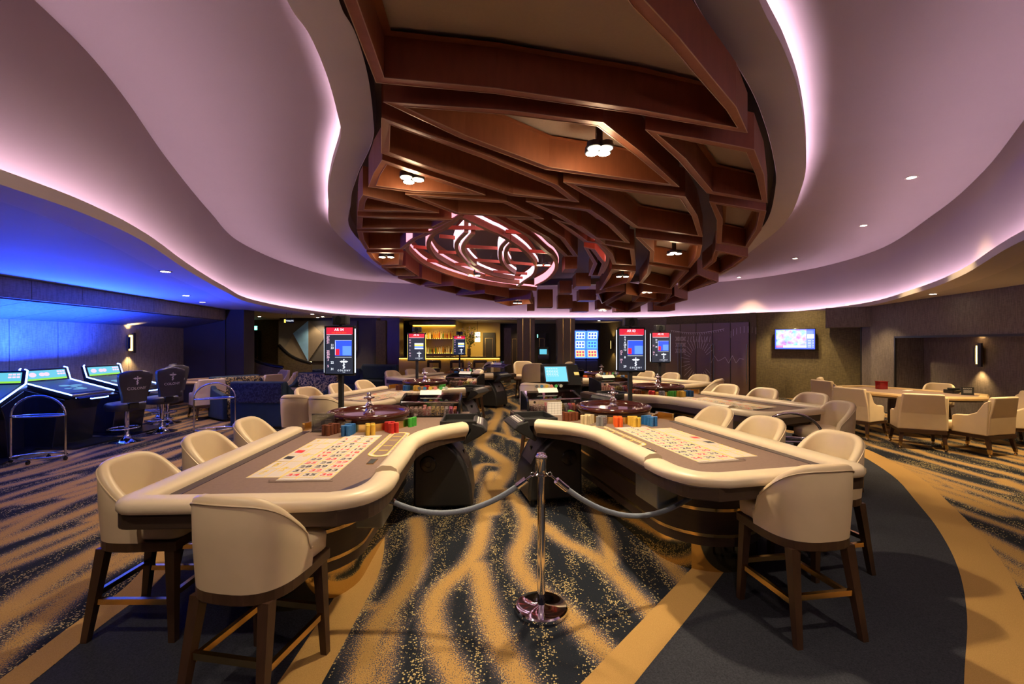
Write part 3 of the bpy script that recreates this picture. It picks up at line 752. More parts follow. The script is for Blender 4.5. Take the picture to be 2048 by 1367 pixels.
def make_table(s, label):
    t = thing('roulette_table', label, 'roulette table')
    B = lambda: MB()
    mb = MB(); mb.prism(outpoly, .705, .785); mb.mirror(s).build('table_top', m_tablewood, t, bevel=.006)
    mb = MB(); mb.prism(feltpoly, .785, FELT); mb.mirror(s).build('felt', m_felt, t)
    # padded rail round the players' side and the near end
    path = [(.56, .86), (.56, -.96)] + arc(.50, -.955, .06, 0, -90, 4) + [(.3, -1.015), (-.40, -1.015)] + catmull([(-.40, -1.015), (-.53, -.95), (-.595, -.8), (-.60, -.61)], 5)
    path = [p for i, p in enumerate(path) if i == 0 or math.hypot(p[0] - path[i - 1][0], p[1] - path[i - 1][1]) > .008]
    mb = MB(); mb.sweep(path, [(-o, z) for o, z in railprof]); mb.mirror(s).build('padded_rail', m_pad, t, smooth=50)
    path = [(-.605, -.58), (-.605, -.2), (-.60, .22)] + catmull([(-.60, .22), (-.65, .45), (-.775, .68), (-.985, .88)], 6)[1:]
    mb = MB(); mb.sweep(path, [(o, z) for o, z in reversed(restprof)]); mb.mirror(s).build('arm_rest', m_pad, t, smooth=50)
    mb = MB(); mb.prism([(.495, .86), (.495, -.945), (.43, -.945), (.43, .86)], FELT, FELT + .003); mb.prism([(.43, -.945), (-.38, -.945), (-.40, -.90), (.43, -.90)], FELT, FELT + .003)
    mb.prism([(-.40, -.90), (-.50, -.82), (-.54, -.60), (-.50, -.60), (-.38, -.86)], FELT, FELT + .003); mb.mirror(s).build('border_strip', mat('border_strip', (.035, .022, .035), .35, var=.1) if s < 0 else bpy.data.materials['border_strip'], t)
    # brass curb round the wheel and along the cut corner
    mb = MB(); mb.sweep([(.50, .90), (.47, 1.0)] + arc(0, WB, .46, -25, -200, 16), [(-.012, FELT), (.012, FELT), (.012, FELT + .07), (-.012, FELT + .07)]); mb.mirror(s).build('wheel_curb', m_brass, t, smooth=40)
    mb = MB(); mb.sweep([(.60, .89), (.51, 1.06)] + arc(0, WB, .52, -15, 110, 12), [(-.02, .785), (.02, .785), (.02, .806), (-.02, .806)]); mb.mirror(s).build('brass_edge', m_brass, t)
    # pedestal: dark drum with brass bands on a mirror plinth
    def stadium(r, b0=-.18, b1=1.25, c=.05): return arc(c, b0, r, 180, 360, 18) + arc(c, b1, r, 0, 180, 18)
    mb = MB(); mb.prism(stadium(.42), .19, .71); mb.mirror(s).build('pedestal', m_tablewood, t, smooth=40)
    for z in (.255, .435, .60):
        mb = MB(); mb.sweep(ccw(stadium(.4215)), [(.004, z), (-.003, z), (-.003, z + .022), (.004, z + .022)], True); mb.mirror(s).build('brass_band', m_brass, t, smooth=40)
    mb = MB(); mb.prism(stadium(.40), .0, .19); mb.mirror(s).build('plinth', m_mirrorbrass, t, smooth=40)
    mb = MB(); mb.box((-.50, -.45, .60), (.16, .30, .20)); mb.mirror(s).build('drop_box', m_steel, t, bevel=.01)
    # printed layout: u runs to the right in plan for both sides
    sg = s
    mb = MB()
    u0, u1 = sorted((sg * -.275, sg * .04)); v0, v1 = sorted((sg * .04, sg * .245))
    mb.box(((u0 + u1) / 2, .02, FELT + .0012), (u1 - u0, 1.28, .0024)); mb.box(((v0 + v1) / 2, -.01, FELT + .001), (v1 - v0, 1.10, .002))
    lay = mb.build('layout_card', m_card, t)
    rd, bk, ye = MB(), MB(), MB()
    cw = (u1 - u0 - .01) / 3
    for r in range(12):
        for c in range(3):
            nmb = 3 * r + c + 1; x = u0 + .005 + cw * (c + .5); y = .51 - r * .0932
            vs, fs = text_mesh(str(nmb), .068, .02)
            mn = MB(); mn.add([(p[0] * 1.15 + x, p[1] + y, FELT + .0034) for p in vs], fs); mn.build('number', m_red if nmb in REDS else m_blk, lay, fix=False)
    vs, fs = text_mesh('0', .06, .02); bk.add([(p[0] + (u0 + u1) / 2, p[1] + .605, FELT + .0034) for p in vs], fs)
    for i in range(13): ye.box(((u0 + u1) / 2, .51 + .0466 - i * .0932, FELT + .003), (u1 - u0, .004, .0012))
    for i in range(4): ye.box((u0 + .005 + cw * i, 0, FELT + .003), (.004, 1.2, .0012))
    for xx in (v0 + .006, (v0 + v1) / 2, v1 - .006): ye.box((xx, -.01, FELT + .0026), (.003, 1.08, .0012))
    for i in range(7): ye.box(((v0 + v1) / 2, -.55 + i * .18, FELT + .0026), (v1 - v0, .003, .0012))
    for tx, uu, yy in (('1-12', .3, .35), ('13-24', .3, -.02), ('25-36', .3, -.38), ('19-36', .75, -.45), ('ODD', .75, -.27), ('EVEN', .75, .26), ('1-18', .75, .44)):
        x = v0 + (v1 - v0) * (uu if s < 0 else uu); 
        if s < 0: x = v1 - (v1 - v0) * uu
        vs, fs = text_mesh(tx, .045, .02); ye.add([(-p[1] + x, p[0] + yy, FELT + .003) for p in vs], fs)
    bk.add([(v0 + (v1 - v0) * (.75 if s > 0 else .25) + x, y - .09, FELT + .0032) for x, y in ((-.03, -.03), (.03, -.045), (.03, .03), (-.03, .045))], [(0, 1, 2, 3)])
    rd.add([(v0 + (v1 - v0) * (.75 if s > 0 else .25) + x, y + .09, FELT + .0032) for x, y in ((-.03, -.03), (.03, -.045), (.03, .03), (-.03, .045))], [(0, 1, 2, 3)])
    rd.build('red_box', m_red, lay, fix=False); bk.build('black_box', m_blk, lay, fix=False); ye.build('yellow_print', m_yel, lay)
    # racetrack of neighbour bets and a small plaque beside the dealer's rest
    rx = sg * -.42
    ova = lambda r, l: arc(rx, .35 + l, r, 0, 180, 10) + arc(rx, .35 - l, r, 180, 360, 10)
    mb = MB(); mb.prism(ova(.085, .35), FELT, FELT + .0015); tr = mb.build('race_track', m_card, t)
    mb = MB(); mb.prism(ova(.052, .35), FELT + .0014, FELT + .0024); mb.build('track_field', m_felt, tr)
    mb = MB()
    for r in (.085, .052): mb.sweep(ccw(ova(r, .35)), [(-.003, FELT + .002), (.003, FELT + .002), (.003, FELT + .0034), (-.003, FELT + .0034)], True)
    for yy in (.1, .25, .45, .6): mb.box((rx, yy, FELT + .003), (.07, .012, .001))
    mb.build('track_line', m_yel, tr)
    rd, bk = MB(), MB()
    wheelseq = [32, 15, 19, 4, 21, 2, 25, 17, 34, 6, 27, 13, 36, 11, 30, 8, 23, 10, 5, 24, 16, 33, 1, 20, 14, 31, 9, 22, 18, 29, 7, 28, 12, 35, 3, 26]
    for i, nb in enumerate(wheelseq):
        side = -1 if i < 18 else 1; k = i if i < 18 else 35 - i
        vs, fs = text_mesh(str(nb), .026, .03); y = .02 + k * .039
        (rd if nb in REDS else bk).add([(-p[1] * side + rx + side * .068, p[0] * side + y, FELT + .0026) for p in vs], fs)
    rd.build('red_print', m_red, tr, fix=False)['kind'] = 'stuff'; bk.build('black_print', m_blk, tr, fix=False)['kind'] = 'stuff'
    mb = MB(); mb.box((rx, -.22, FELT + .002), (.05, .13, .004)); pl = mb.build('limit_plaque', m_brass, t); mb = MB(); mb.box((rx, -.22, FELT + .0045), (.036, .11, .002)); mb.build('plaque_face', m_blk, pl)
    # clear payout ledge at the end of the numbers
    mb = MB(); mb.box(((u0 + u1) / 2, -.645, FELT + .007), (u1 - u0 + .05, .016, .014)); mb.build('clear_ledge', m_acr, t)
    return t
wheel_me = {}
def make_wheel(label):
    t = thing('roulette_bowl', label, 'roulette wheel', group='roulette wheels')
    MB().lathe([(.30, 0), (.33, .02), (.395, .08), (.405, .105), (.404, .122), (.392, .134), (.372, .136), (.355, .126), (.345, .10)], 56).build('wooden_rim', m_wheel, t, 50)
    MB().lathe([(.345, .10), (.30, .075), (.285, .072)], 56).build('ball_track', m_wheel, t, 50)
    MB().lathe([(.285, .072), (.262, .069), (.262, .074), (.20, .060), (.16, .058)], 56).build('number_ring', m_wheelin, t, 50)
    rr, bb, gg = MB(), MB(), MB()
    for i in range(37):
        a0, a1 = 2 * PI * i / 37, 2 * PI * (i + .9) / 37
        (gg if i == 0 else rr if i % 2 else bb).add([(r * math.cos(a), r * math.sin(a), z) for r, a, z in ((.283, a0, .0765), (.283, a1, .0765), (.252, a1, .0745), (.252, a0, .0745))], [(0, 1, 2, 3)])
    rr.build('red_pocket', m_red, t, fix=False); bb.build('black_pocket', m_blk, t, fix=False); gg.build('green_pocket', mat('pocket_green', (.02, .3, .06), .4) if 'pocket_green' not in bpy.data.materials else bpy.data.materials['pocket_green'], t, fix=False)
    MB().lathe([(.16, .058), (.11, .085), (.06, .10), (.0, .105)], 40).build('cone', m_wheelin, t, 50)
    tu = MB().lathe([(.055, .098), (.058, .114), (.038, .13), (.028, .16), (.040, .182), (.028, .20), (.018, .212), (.018, .24), (.032, .25), (.032, .268), (.016, .278), (.022, .295), (.016, .31), (0, .315)], 20).build('turret', m_chrome, t, 60)
    mb = MB()
    for i in range(4):
        a = PI / 2 * i + .4; mb.tube([(.0, 0, .258), (.045 * math.cos(a), .045 * math.sin(a), .258)], .008, 6); mb.lathe([(0, -.012), (.010, -.006), (.012, 0), (.010, .006), (0, .012)], 8, (.048 * math.cos(a), .048 * math.sin(a), .258))
    mb.build('spoke_arms', m_chrome, tu, 60)
    for i in range(8):
        a = 2 * PI * i / 8 + .2; mb = MB(); mb.box((.325 * math.cos(a), .325 * math.sin(a), .095), (.035 if i % 2 else .012, .012 if i % 2 else .035, .008), rz=a); mb.build('deflector', m_chrome, t)
    return t
# ---- chip sorting machine at the dealer's corner
def make_chipper(s, label):
    t = thing('chip_sorter', label, 'chip sorter')
    prof = [(-.50, .06), (-.50, .66), (-.53, .71), (-.74, .70)] + [(-.84, .635), (-.93, .54), (-1.0, .41), (-1.045, .26), (-1.06, .10), (-1.055, .06)]
    mb = MB(); mb.xprism(prof, 'y', .93, 1.46); mb.mirror(s).build('body', m_black, t, smooth=35, bevel=.025, seg=3)
    p2 = [(-.795, .672), (-.85, .628), (-.935, .535), (-1.004, .40), (-1.012, .405), (-.943, .543), (-.858, .636), (-.803, .682)]
    mb = MB(); mb.xprism(p2, 'y', 1.03, 1.36); mb.mirror(s).build('inset_panel', m_grey, t, smooth=40)
    mb = MB(); mb.box((-.955, 1.2, .515), (.02, .05, .05)); mb.mirror(s).build('lock', m_blackg, t)
    mb = MB(); mb.lathe([(.075, 0), (.078, .008), (.07, .018), (.03, .020), (.026, .012), (0, .012)], 26); mb.v = [(p[0] - .64, .93 - p[2], p[1] + .47) for p in mb.v]; mb.mirror(s).build('side_cap', m_blackg, t, 40)
    for x, y in ((-.56, .99), (-1.0, .99), (-.56, 1.40), (-1.0, 1.40)):
        mb = MB(); mb.lathe([(0, -.014), (.028, -.014), (.03, 0), (.028, .014), (0, .014)], 12); mb.v = [(p[0] + x, p[2] + y, p[1] + .03) for p in mb.v]; mb.mirror(s).build('caster', m_blackg, t, 40)
    # tray let into the table and the slanted keypad
    mb = MB(); z = FELT; x0, x1, y0, y1 = -.76, -1.08, .96, 1.42
    for c, d in (((-.92, .97, z + .03), (.34, .02, .075)), ((-.92, 1.41, z + .03), (.34, .02, .075)), ((-.755, 1.19, z + .03), (.02, .46, .075)), ((-.92, 1.19, z + .004), (.33, .44, .012)), ((-1.08, 1.19, z - .02), (.03, .46, .14))): mb.box(c, d)
    mb.mirror(s).build('chip_tray', m_black, t, bevel=.006)
    mb = MB(); mb.xprism([(-1.05, z + .045), (-1.16, z + .015), (-1.20, z - .03), (-1.12, z - .085), (-.98, z - .16), (-.96, z - .14), (-1.03, z - .04)], 'y', .95, 1.43); mb.mirror(s).build('control_pod', m_black, t, bevel=.012)
    mb = MB(); M = Matrix.Rotation(.27, 3, 'Y'); mb.box((-1.105, 1.19, z + .034), (.09, .40, .008), mat=M.inverted() if True else None); mb.mirror(s); kp = mb.build('keypad', m_grey, t)
    mb = MB()
    for i in range(9):
        for j in range(3): mb.box((-1.075 - .025 * j, 1.03 + .04 * i, z + .046 - .007 * j), (.012, .020, .006))
    mb.mirror(s).build('keys', m_white, kp)
    return t
# ---- float: rack of value chips under a clear cover, with a card of sample chips on the lid
m_chipv = []
def chipmat(name, c, c2):
    m, nt, b = nodes(name); N = nt.nodes; L = nt.links
    tc = N.new('ShaderNodeTexCoord'); ck = N.new('ShaderNodeTexNoise'); mp = N.new('ShaderNodeMapping'); mp.inputs['Scale'].default_value = (90, 90, 170); L.new(tc.outputs['Object'], mp.inputs[0]); L.new(mp.outputs[0], ck.inputs['Vector']); ck.inputs['Scale'].default_value = 1; ck.inputs['Detail'].default_value = 0
    rp = N.new('ShaderNodeMapRange'); rp.inputs[1].default_value = .50; rp.inputs[2].default_value = .56; L.new(ck.outputs[0], rp.inputs[0])
    mx = N.new('ShaderNodeMix'); mx.data_type = 'RGBA'; L.new(rp.outputs[0], mx.inputs[0]); mx.inputs[6].default_value = c + (1,); mx.inputs[7].default_value = c2 + (1,)
    L.new(mx.outputs[2], b.inputs['Base Color']); b.inputs['Roughness'].default_value = .4
    return m
CHV = {'pink': chipmat('chip_pink', (.45, .10, .14), (.62, .45, .44)), 'black and yellow': chipmat('chip_yellow_black', (.03, .025, .02), (.70, .50, .14)),
       'grey': chipmat('chip_grey', (.18, .17, .21), (.5, .46, .48)), 'speckled': chipmat('chip_speckled', (.22, .09, .09), (.6, .52, .46)), 'magenta': chipmat('chip_magenta', (.5, .04, .2), (.55, .3, .4)), 'orange red': chipmat('chip_orange', (.6, .09, .03), (.62, .4, .3))}
CHC = {'brown': mat('chip_brown', (.16, .045, .018), .42, var=.25, scale=60, stretch=(1, 1, 9)), 'blue': mat('chip_blue', (.02, .13, .36), .42, var=.25, scale=60, stretch=(1, 1, 9)),
       'yellow': mat('chip_yellow', (.72, .46, .06), .42, var=.2, scale=60, stretch=(1, 1, 9)), 'red': mat('chip_red', (.60, .025, .02), .42, var=.2, scale=60, stretch=(1, 1, 9)),
       'green': mat('chip_green', (.06, .42, .05), .42, var=.25, scale=60, stretch=(1, 1, 9)), 'grey': mat('chip_greyplain', (.20, .20, .22), .42, var=.25, scale=60, stretch=(1, 1, 9)),
       'cream': mat('chip_cream', (.66, .54, .32), .42, var=.2, scale=60, stretch=(1, 1, 9)), 'orange': mat('chip_orangeplain', (.85, .13, .02), .42, var=.2, scale=60, stretch=(1, 1, 9))}
_cs = {}
def chip_stack_mesh(key, m, nchips):
    k = (key, nchips)
    if k not in _cs:
        prof = []
        for i in range(nchips): prof += [(.0185, i * .0066), (.0200, i * .0066 + .0008), (.0200, i * .0066 + .0058), (.0185, i * .0066 + .0066)]
        _cs[k] = MB().lathe(prof, 14).mesh('chip_stack', m, 40, fix=False)
    return _cs[k]
def chip_stack(loc, key, m, nchips, label, group):
    o = obj('chip_stack', chip_stack_mesh(key, m, nchips)); o.location = loc; o.rotation_euler = (0, 0, random.random() * 6)
    return tag(o, label, 'chip stack', group)
def make_float(label):
    t = thing('chip_float', label, 'chip rack')
    mb = MB(); mb.box((0, 0, .008), (.62, .30, .016)); mb.build('base_tray', m_blackg, t)
    for x in (-.315, .315):
        mb = MB(); mb.xprism([(-.16, 0), (-.16, .15), (-.14, .19), (.08, .235), (.16, .235), (.16, 0)], 'x', x - .012, x + .012); mb.build('end_cheek', m_blackg, t, bevel=.006)
    mb = MB(); mb.box((0, -.155, .09), (.60, .006, .14)); mb.build('front_pane', m_acr, t)
    mb = MB(); mb.add([(-.30, -.155, .165), (.30, -.155, .165), (.30, .15, .232), (-.30, .15, .232), (-.30, -.155, .171), (.30, -.155, .171), (.30, .15, .238), (-.30, .15, .238)], [(0, 1, 2, 3), (4, 5, 6, 7), (0, 1, 5, 4), (2, 3, 7, 6), (1, 2, 6, 5), (3, 0, 4, 7)]); mb.build('clear_lid', m_acr, t)
    mb = MB(); mb.tube([(-.31, -.155, .168), (.31, -.155, .168)], .008, 8); mb.build('hinge_rod', m_chrome, t, 40)
    for x in (-.24, .24): mb = MB(); mb.lathe([(.0, 0), (.014, 0), (.014, .01), (0, .01)], 12); mb.v = [(p[0] + x, -.158 - p[2], p[1] + .14) for p in mb.v]; mb.build('lock', m_blackg, t, 40)
    return t
def make_sample_card(label):
    t = thing('sample_card', label, 'card holder')
    mb = MB(); mb.add([(-.14, .0, 0.012), (.10, .0, 0.012), (.10, .06, .045), (-.14, .06, .045), (-.14, .0, .016), (.10, .0, .016), (.10, .06, .049), (-.14, .06, .049)], [(3, 2, 1, 0), (4, 5, 6, 7), (0, 1, 5, 4), (2, 3, 7, 6), (1, 2, 6, 5), (3, 0, 4, 7)]); mb.build('paper', m_white, t)
    mb = MB(); mb.box((0, .064, .05), (.36, .004, .10)); mb.build('clear_strip', m_acr, t)
    cols = [(.10, .10, .11), (.04, .16, .32), (.65, .45, .05), (.62, .2, .18), (.06, .4, .1), (.45, .45, .42)]
    for i, c in enumerate(cols):
        mb = MB(); mb.lathe([(0, 0), (.020, 0), (.020, .004), (.012, .0045), (0, .0045)], 14); mb.v = [(p[0] - .15 + .06 * i, .058 - p[2], p[1] + .072) for p in mb.v]
        nm = 'sample_%d' % i
        mm = bpy.data.materials.get(nm) or mat(nm, c, .4); mb.build('sample_chip', mm, t, 40, fix=False)
    return t
protos = {}
ORD = ['first', 'second', 'third', 'fourth', 'fifth', 'sixth', 'seventh', 'eighth', 'ninth', 'tenth', 'eleventh', 'twelfth', 'thirteenth', 'fourteenth', 'fifteenth', 'sixteenth', 'seventeenth', 'eighteenth', 'nineteenth', 'twentieth', 'twenty-first', 'twenty-second']
for T in TABLES:
    key, s, c, ang = T; q = R(ang); near = key.startswith('nearest'); far = key.startswith('farthest')
    lab = 'cream padded roulette table, %s of the six' % key
    if s not in protos: t = make_table(s, lab); protos[s] = t
    else: t = dup(protos[s], (0, 0, 0), 0, lab)
    t['group'] = 'roulette tables round the pit'
    t.location = (c[0], c[1], 0); t.rotation_euler = (0, 0, q)
    lab = 'mahogany roulette wheel with chrome turret on the %s table' % key
    w_ = protos.get('w')
    if w_ is None: w_ = protos['w'] = make_wheel(lab)
    else: w_ = dup(w_, (0, 0, 0), 0, lab)
    x, y = place(T, 0, WB); w_.location = (x, y, FELT); w_.rotation_euler = (0, 0, q + random.random() * 6)
    lab = 'black chip sorting machine on casters beside the %s table' % key
    if ('c', s) not in protos: h = protos[('c', s)] = make_chipper(s, lab)
    else: h = dup(protos[('c', s)], (0, 0, 0), 0, lab)
    h['group'] = 'chip sorting machines'; h.location = (c[0], c[1], 0); h.rotation_euler = (0, 0, q)
    lab = 'clear covered chip float on the %s table' % key
    fl = protos.get('f')
    if fl is None: fl = protos['f'] = make_float(lab)
    else: fl = dup(fl, (0, 0, 0), 0, lab)
    fl['group'] = 'chip floats'; x, y = place(T, -.57, 1.74); fl.location = (x, y, FELT); fl.rotation_euler = (0, 0, q)
    lab = 'white card with sample chips lying on the float of the %s table' % key
    sc_ = protos.get('s')
    if sc_ is None: sc_ = protos['s'] = make_sample_card(lab)
    else: sc_ = dup(sc_, (0, 0, 0), 0, lab)
    x, y = place(T, -.57, 1.76); sc_.location = (x, y, FELT + .2135); sc_.rotation_euler = (R(12.5), 0, q); sc_['group'] = 'sample chip cards'
    # value chips inside the float
    names = ['speckled', 'speckled', 'speckled', 'pink', 'pink', 'black and yellow', 'black and yellow', 'grey', 'magenta', 'orange red']
    for i in range(12 if not far else 0):
        for r in range(2):
            nm = names[min(9, i * 10 // 12)]; nc = 11 if r == 0 else 13
            if r == 1 and i in (4,): nc = 16
            uu = -.265 + .048 * i; vv = -.10 + .05 * r
            x = uu * math.cos(q) - vv * math.sin(q) + fl.location[0]; y = uu * math.sin(q) + vv * math.cos(q) + fl.location[1]
            chip_stack((x, y, FELT + .016), nm, CHV[nm], nc, '%s value chips in the %s float, %s row, %s from the left' % (nm, key, ('front', 'rear')[r], ORD[i]), 'value chips in the %s float' % key)
    # colour chips in wedges along the curb
    if s < 0: order = [('brown', -70), ('blue', -87), ('yellow', -106), ('red', -125), ('green', -160)]
    else: order = [('blue', -78), ('yellow', -95), ('orange' if near else 'green', -111), ('grey', -127), ('cream' if near else 'red', -142), ('brown', -166), ('green' if near else 'orange', -178)]
    for nm, a0 in order:
        for i in range(2 if nm != 'green' else 3):
            for r in range((2 if far else 4 if near else 3) if nm not in ('green',) else 1):
                rad = .505 + .042 * r; aa = R(a0) + (i - .5) * .042 / rad
                a_, b_ = rad * math.cos(aa), WB + rad * math.sin(aa)
                x, y = place(T, a_, b_)
                chip_stack((x, y, FELT), nm, CHC[nm], 14 if r % 2 else 13, '%s chip stack by the %s wheel, %s column, %s row outward' % (nm, key, ('left', 'middle', 'right')[i] if nm == 'green' else ('left', 'right')[i], ORD[r]), '%s chips on the %s table' % (nm, key))

# ---- result displays on poles beside the wheels
m_scr = glow('screen_dark', (.010, .016, .035), 1.0); m_scrR = glow('screen_red', (.62, .01, .04), 1.0); m_scrO = glow('screen_orange', (1.0, .10, .02), 1.0)
m_scrW = glow('screen_white', (.80, .85, .95), 1.1); m_scrP = glow('screen_pink', (.95, .55, .72), 1.0); m_scrB = glow('screen_blue', (.02, .07, .75), 1.2); m_scrL = glow('screen_light_blue', (.10, .26, .95), 1.1); m_scrY = glow('screen_yellow', (.95, .75, .12), 1.1)
def put(mb, s, size, x, z, y, bold=.01, sx=1):
    vs, fs = text_mesh(s, size, bold); mb.add([(p[0] * sx + x, y, p[1] + z) for p in vs], fs)
def emblem(mb, x, z, k, y):
    mb.add([(x - .06 * k, y, z + .25 * k), (x + .06 * k, y, z + .25 * k), (x + .05 * k, y, z - .5 * k), (x, y, z - .62 * k), (x - .05 * k, y, z - .5 * k)], [(0, 1, 2, 3, 4)])
    mb.add([(x, y, z + .16 * k), (x - .2 * k, y, z + .26 * k), (x - .44 * k, y, z + .16 * k), (x - .2 * k, y, z + .03 * k)], [(0, 1, 2, 3)])
    mb.add([(x, y, z + .16 * k), (x + .2 * k, y, z + .26 * k), (x + .44 * k, y, z + .16 * k), (x + .2 * k, y, z + .03 * k)], [(0, 1, 2, 3)])
    mb.add([(x + .07 * k * math.cos(a * .7854), y, z + .34 * k + .07 * k * math.sin(a * .7854)) for a in range(8)], [tuple(range(8))])
    for i in range(3):
        zz = z - .08 * k - .15 * k * i; ss = 1 if i % 2 else -1
        mb.add([(x - ss * .13 * k, y, zz), (x + ss * .13 * k, y, zz - .10 * k), (x + ss * .13 * k, y, zz - .15 * k), (x - ss * .13 * k, y, zz - .05 * k)], [(0, 1, 2, 3)])
def make_display(name, title, sub, left, right, loc, rz, label, style='roulette', pole_top=1.3):
    t = thing('result_display', label, 'display', (loc[0], loc[1], 0), rz, 'result displays on poles')
    MB().lathe([(.16, 0), (.16, .012), (.03, .02), (0, .02)], 24).build('foot', m_black, t, 40)
    mb = MB(); mb.box((0, .02, .68), (.045, .045, 1.34)); mb.build('pole', m_black, t)
    zc_, hh, ww = 1.525, .54, .345
    mb = MB(); mb.box((0, 0, zc_), (ww, .05, hh)); hs = mb.build('housing', m_blackg, t, bevel=.006)
    f = -.0262; y2 = f - .0012; y3 = f - .002
    mb = MB(); mb.box((0, f, zc_), (ww - .035, .002, hh - .04)); mb.build('screen', m_scr, hs)
    mb = MB(); mb.box((.005, y2, zc_ + .215), (ww - .045, .001, .075)); mb.build('header', m_scrR, hs)
    mb = MB(); put(mb, title, .042, 0, zc_ + .228, y3, .015); 
    mb.box((0, y3, zc_ + .176), (ww - .06, .001, .004)); emblem(mb, .055, zc_ - .135, .11, y3); put(mb, 'C O L O N Y', .026, .055, zc_ - .215, y3, .01); put(mb, 'CLUB', .012, .055, zc_ - .234, y3, .01); mb.build('white_print', m_scrW, hs, fix=False)
    mb = MB(); put(mb, sub, .024, 0, zc_ + .195, y3, .01); mb.build('orange_print', m_scrO, hs, fix=False)
    mb = MB(); mw = MB()
    for s_, zz in left: put(mb, s_, .035, -.125, zc_ + zz, y3, .012)
    for s_, zz in right: put(mw, s_, .035, -.078, zc_ + zz, y3, .012)
    mb.build('pink_numbers', m_scrP, hs, fix=False)
    if right: mw.build('white_numbers', m_scrW, hs, fix=False)
    if style == 'roulette':
        mb = MB(); mb.box((.048, y2, zc_ + .03), (.19, .001, .17)); mb.build('chart', m_scrB, hs)
        mb = MB(); mb.box((.09, y3, zc_ + .0), (.10, .001, .10)); mb.build('chart_glow', m_scrL, hs)
        mb = MB(); mb.box((-.018, y3 - .0006, zc_ - .015), (.045, .001, .07)); mb.build('chart_bar', m_scrR, hs)
        mb = MB(); mb.box((.048, y3, zc_ - .07), (.19, .001, .004)); mb.box((-.043, y3, zc_ + .03), (.004, .001, .15)); mb.box((.048, y3, zc_ + .113), (.19, .001, .003)); mb.build('chart_axis', m_scrW, hs)
    else:
        mb = MB(); mb.box((.05, y2, zc_ + .06), (.17, .001, .025)); mb.box((.05, y2, zc_ - .03), (.17, .001, .02)); mb.build('bottle_row', m_scrW, hs)
        mb = MB(); mb.box((.05, y2, zc_ + .03), (.17, .001, .035)); mb.build('yellow_row', m_scrY, hs); mb = MB(); mb.box((.05, y2, zc_ - .002), (.17, .001, .03)); mb.build('blue_row', m_scrL, hs)
    mb = MB(); mb.box((ww / 2 + .003, -.01, zc_), (.004, .02, hh - .06)); mb.box((-ww / 2 - .003, -.01, zc_), (.004, .02, hh - .06)); mb.build('edge_light', m_scrW if style == 'roulette' else m_scrY, hs)
    mb = MB(); mb.box((.0, .02, zc_ + .335), (.165, .10, .10)); cm = mb.build('camera_box', m_black, t, bevel=.012)
    mb = MB(); mb.lathe([(.0, 0), (.03, 0), (.034, .02), (0, .02)], 16); mb.v = [(p[0], -.03 - p[2], p[1] * 1.3 + zc_ + .335) for p in mb.v]; mb.build('lens', m_blackg, cm, 40)
    mb = MB(); mb.box((0, .02, zc_ + .28), (.03, .03, .03)); mb.build('bracket', m_black, t)
    return t
L1 = [('27', .15), ('25', .12), ('21', .09), ('25', -.01), ('30', -.04), ('36', -.07), ('3', -.10), ('5', -.17)]
L1r = [('11', .06), ('33', .03), ('22', -.13), ('31', -.20)]
L2 = [('12', -.02), ('5', -.05), ('19', -.12), ('1', -.15)]; L2r = [('0', .15), ('4', .12), ('6', .09), ('28', .06), ('0', .03), ('13', 0), ('8', -.09), ('29', -.20)]
L3 = [('22', .13), ('19', .08), ('14', .02), ('5', -.06), ('24', -.12), ('10', -.17)]
def disp_at(T): x, y = place(T, .42, WB + .40); return (x, y)
make_display('d', 'AR 04', 'NO MORE BETS', L1, L1r, disp_at(TABLES[0]), R(-6), 'tall result display reading AR 04 beside the nearest left wheel')
make_display('d', 'AR 06', 'NO MORE BETS', L3, [], disp_at(TABLES[1]), R(-4), 'result display with a striped advert before the lit bar shelves', 'bar')
x, y = 12.4 * (919 - 1024) / F, 12.4
make_display('d', 'AR 06', 'NO MORE BETS', L3, [], (x, y), R(-4), 'small far result display before the right end of the bar', 'bar')
make_display('d', 'AR 03', 'NO MORE BETS', L2, L2r, disp_at(TABLES[3]), R(4), 'result display reading AR 03 beside the nearest right wheel')
make_display('d', 'AR 02', 'NO MORE BETS', [('31', .03), ('16', -.08), ('9', -.12)], [('20', .13), ('18', .09), ('24', .01), ('18', -.13)], disp_at(TABLES[4]), R(6), 'result display reading AR 02 with an orange lit left edge')

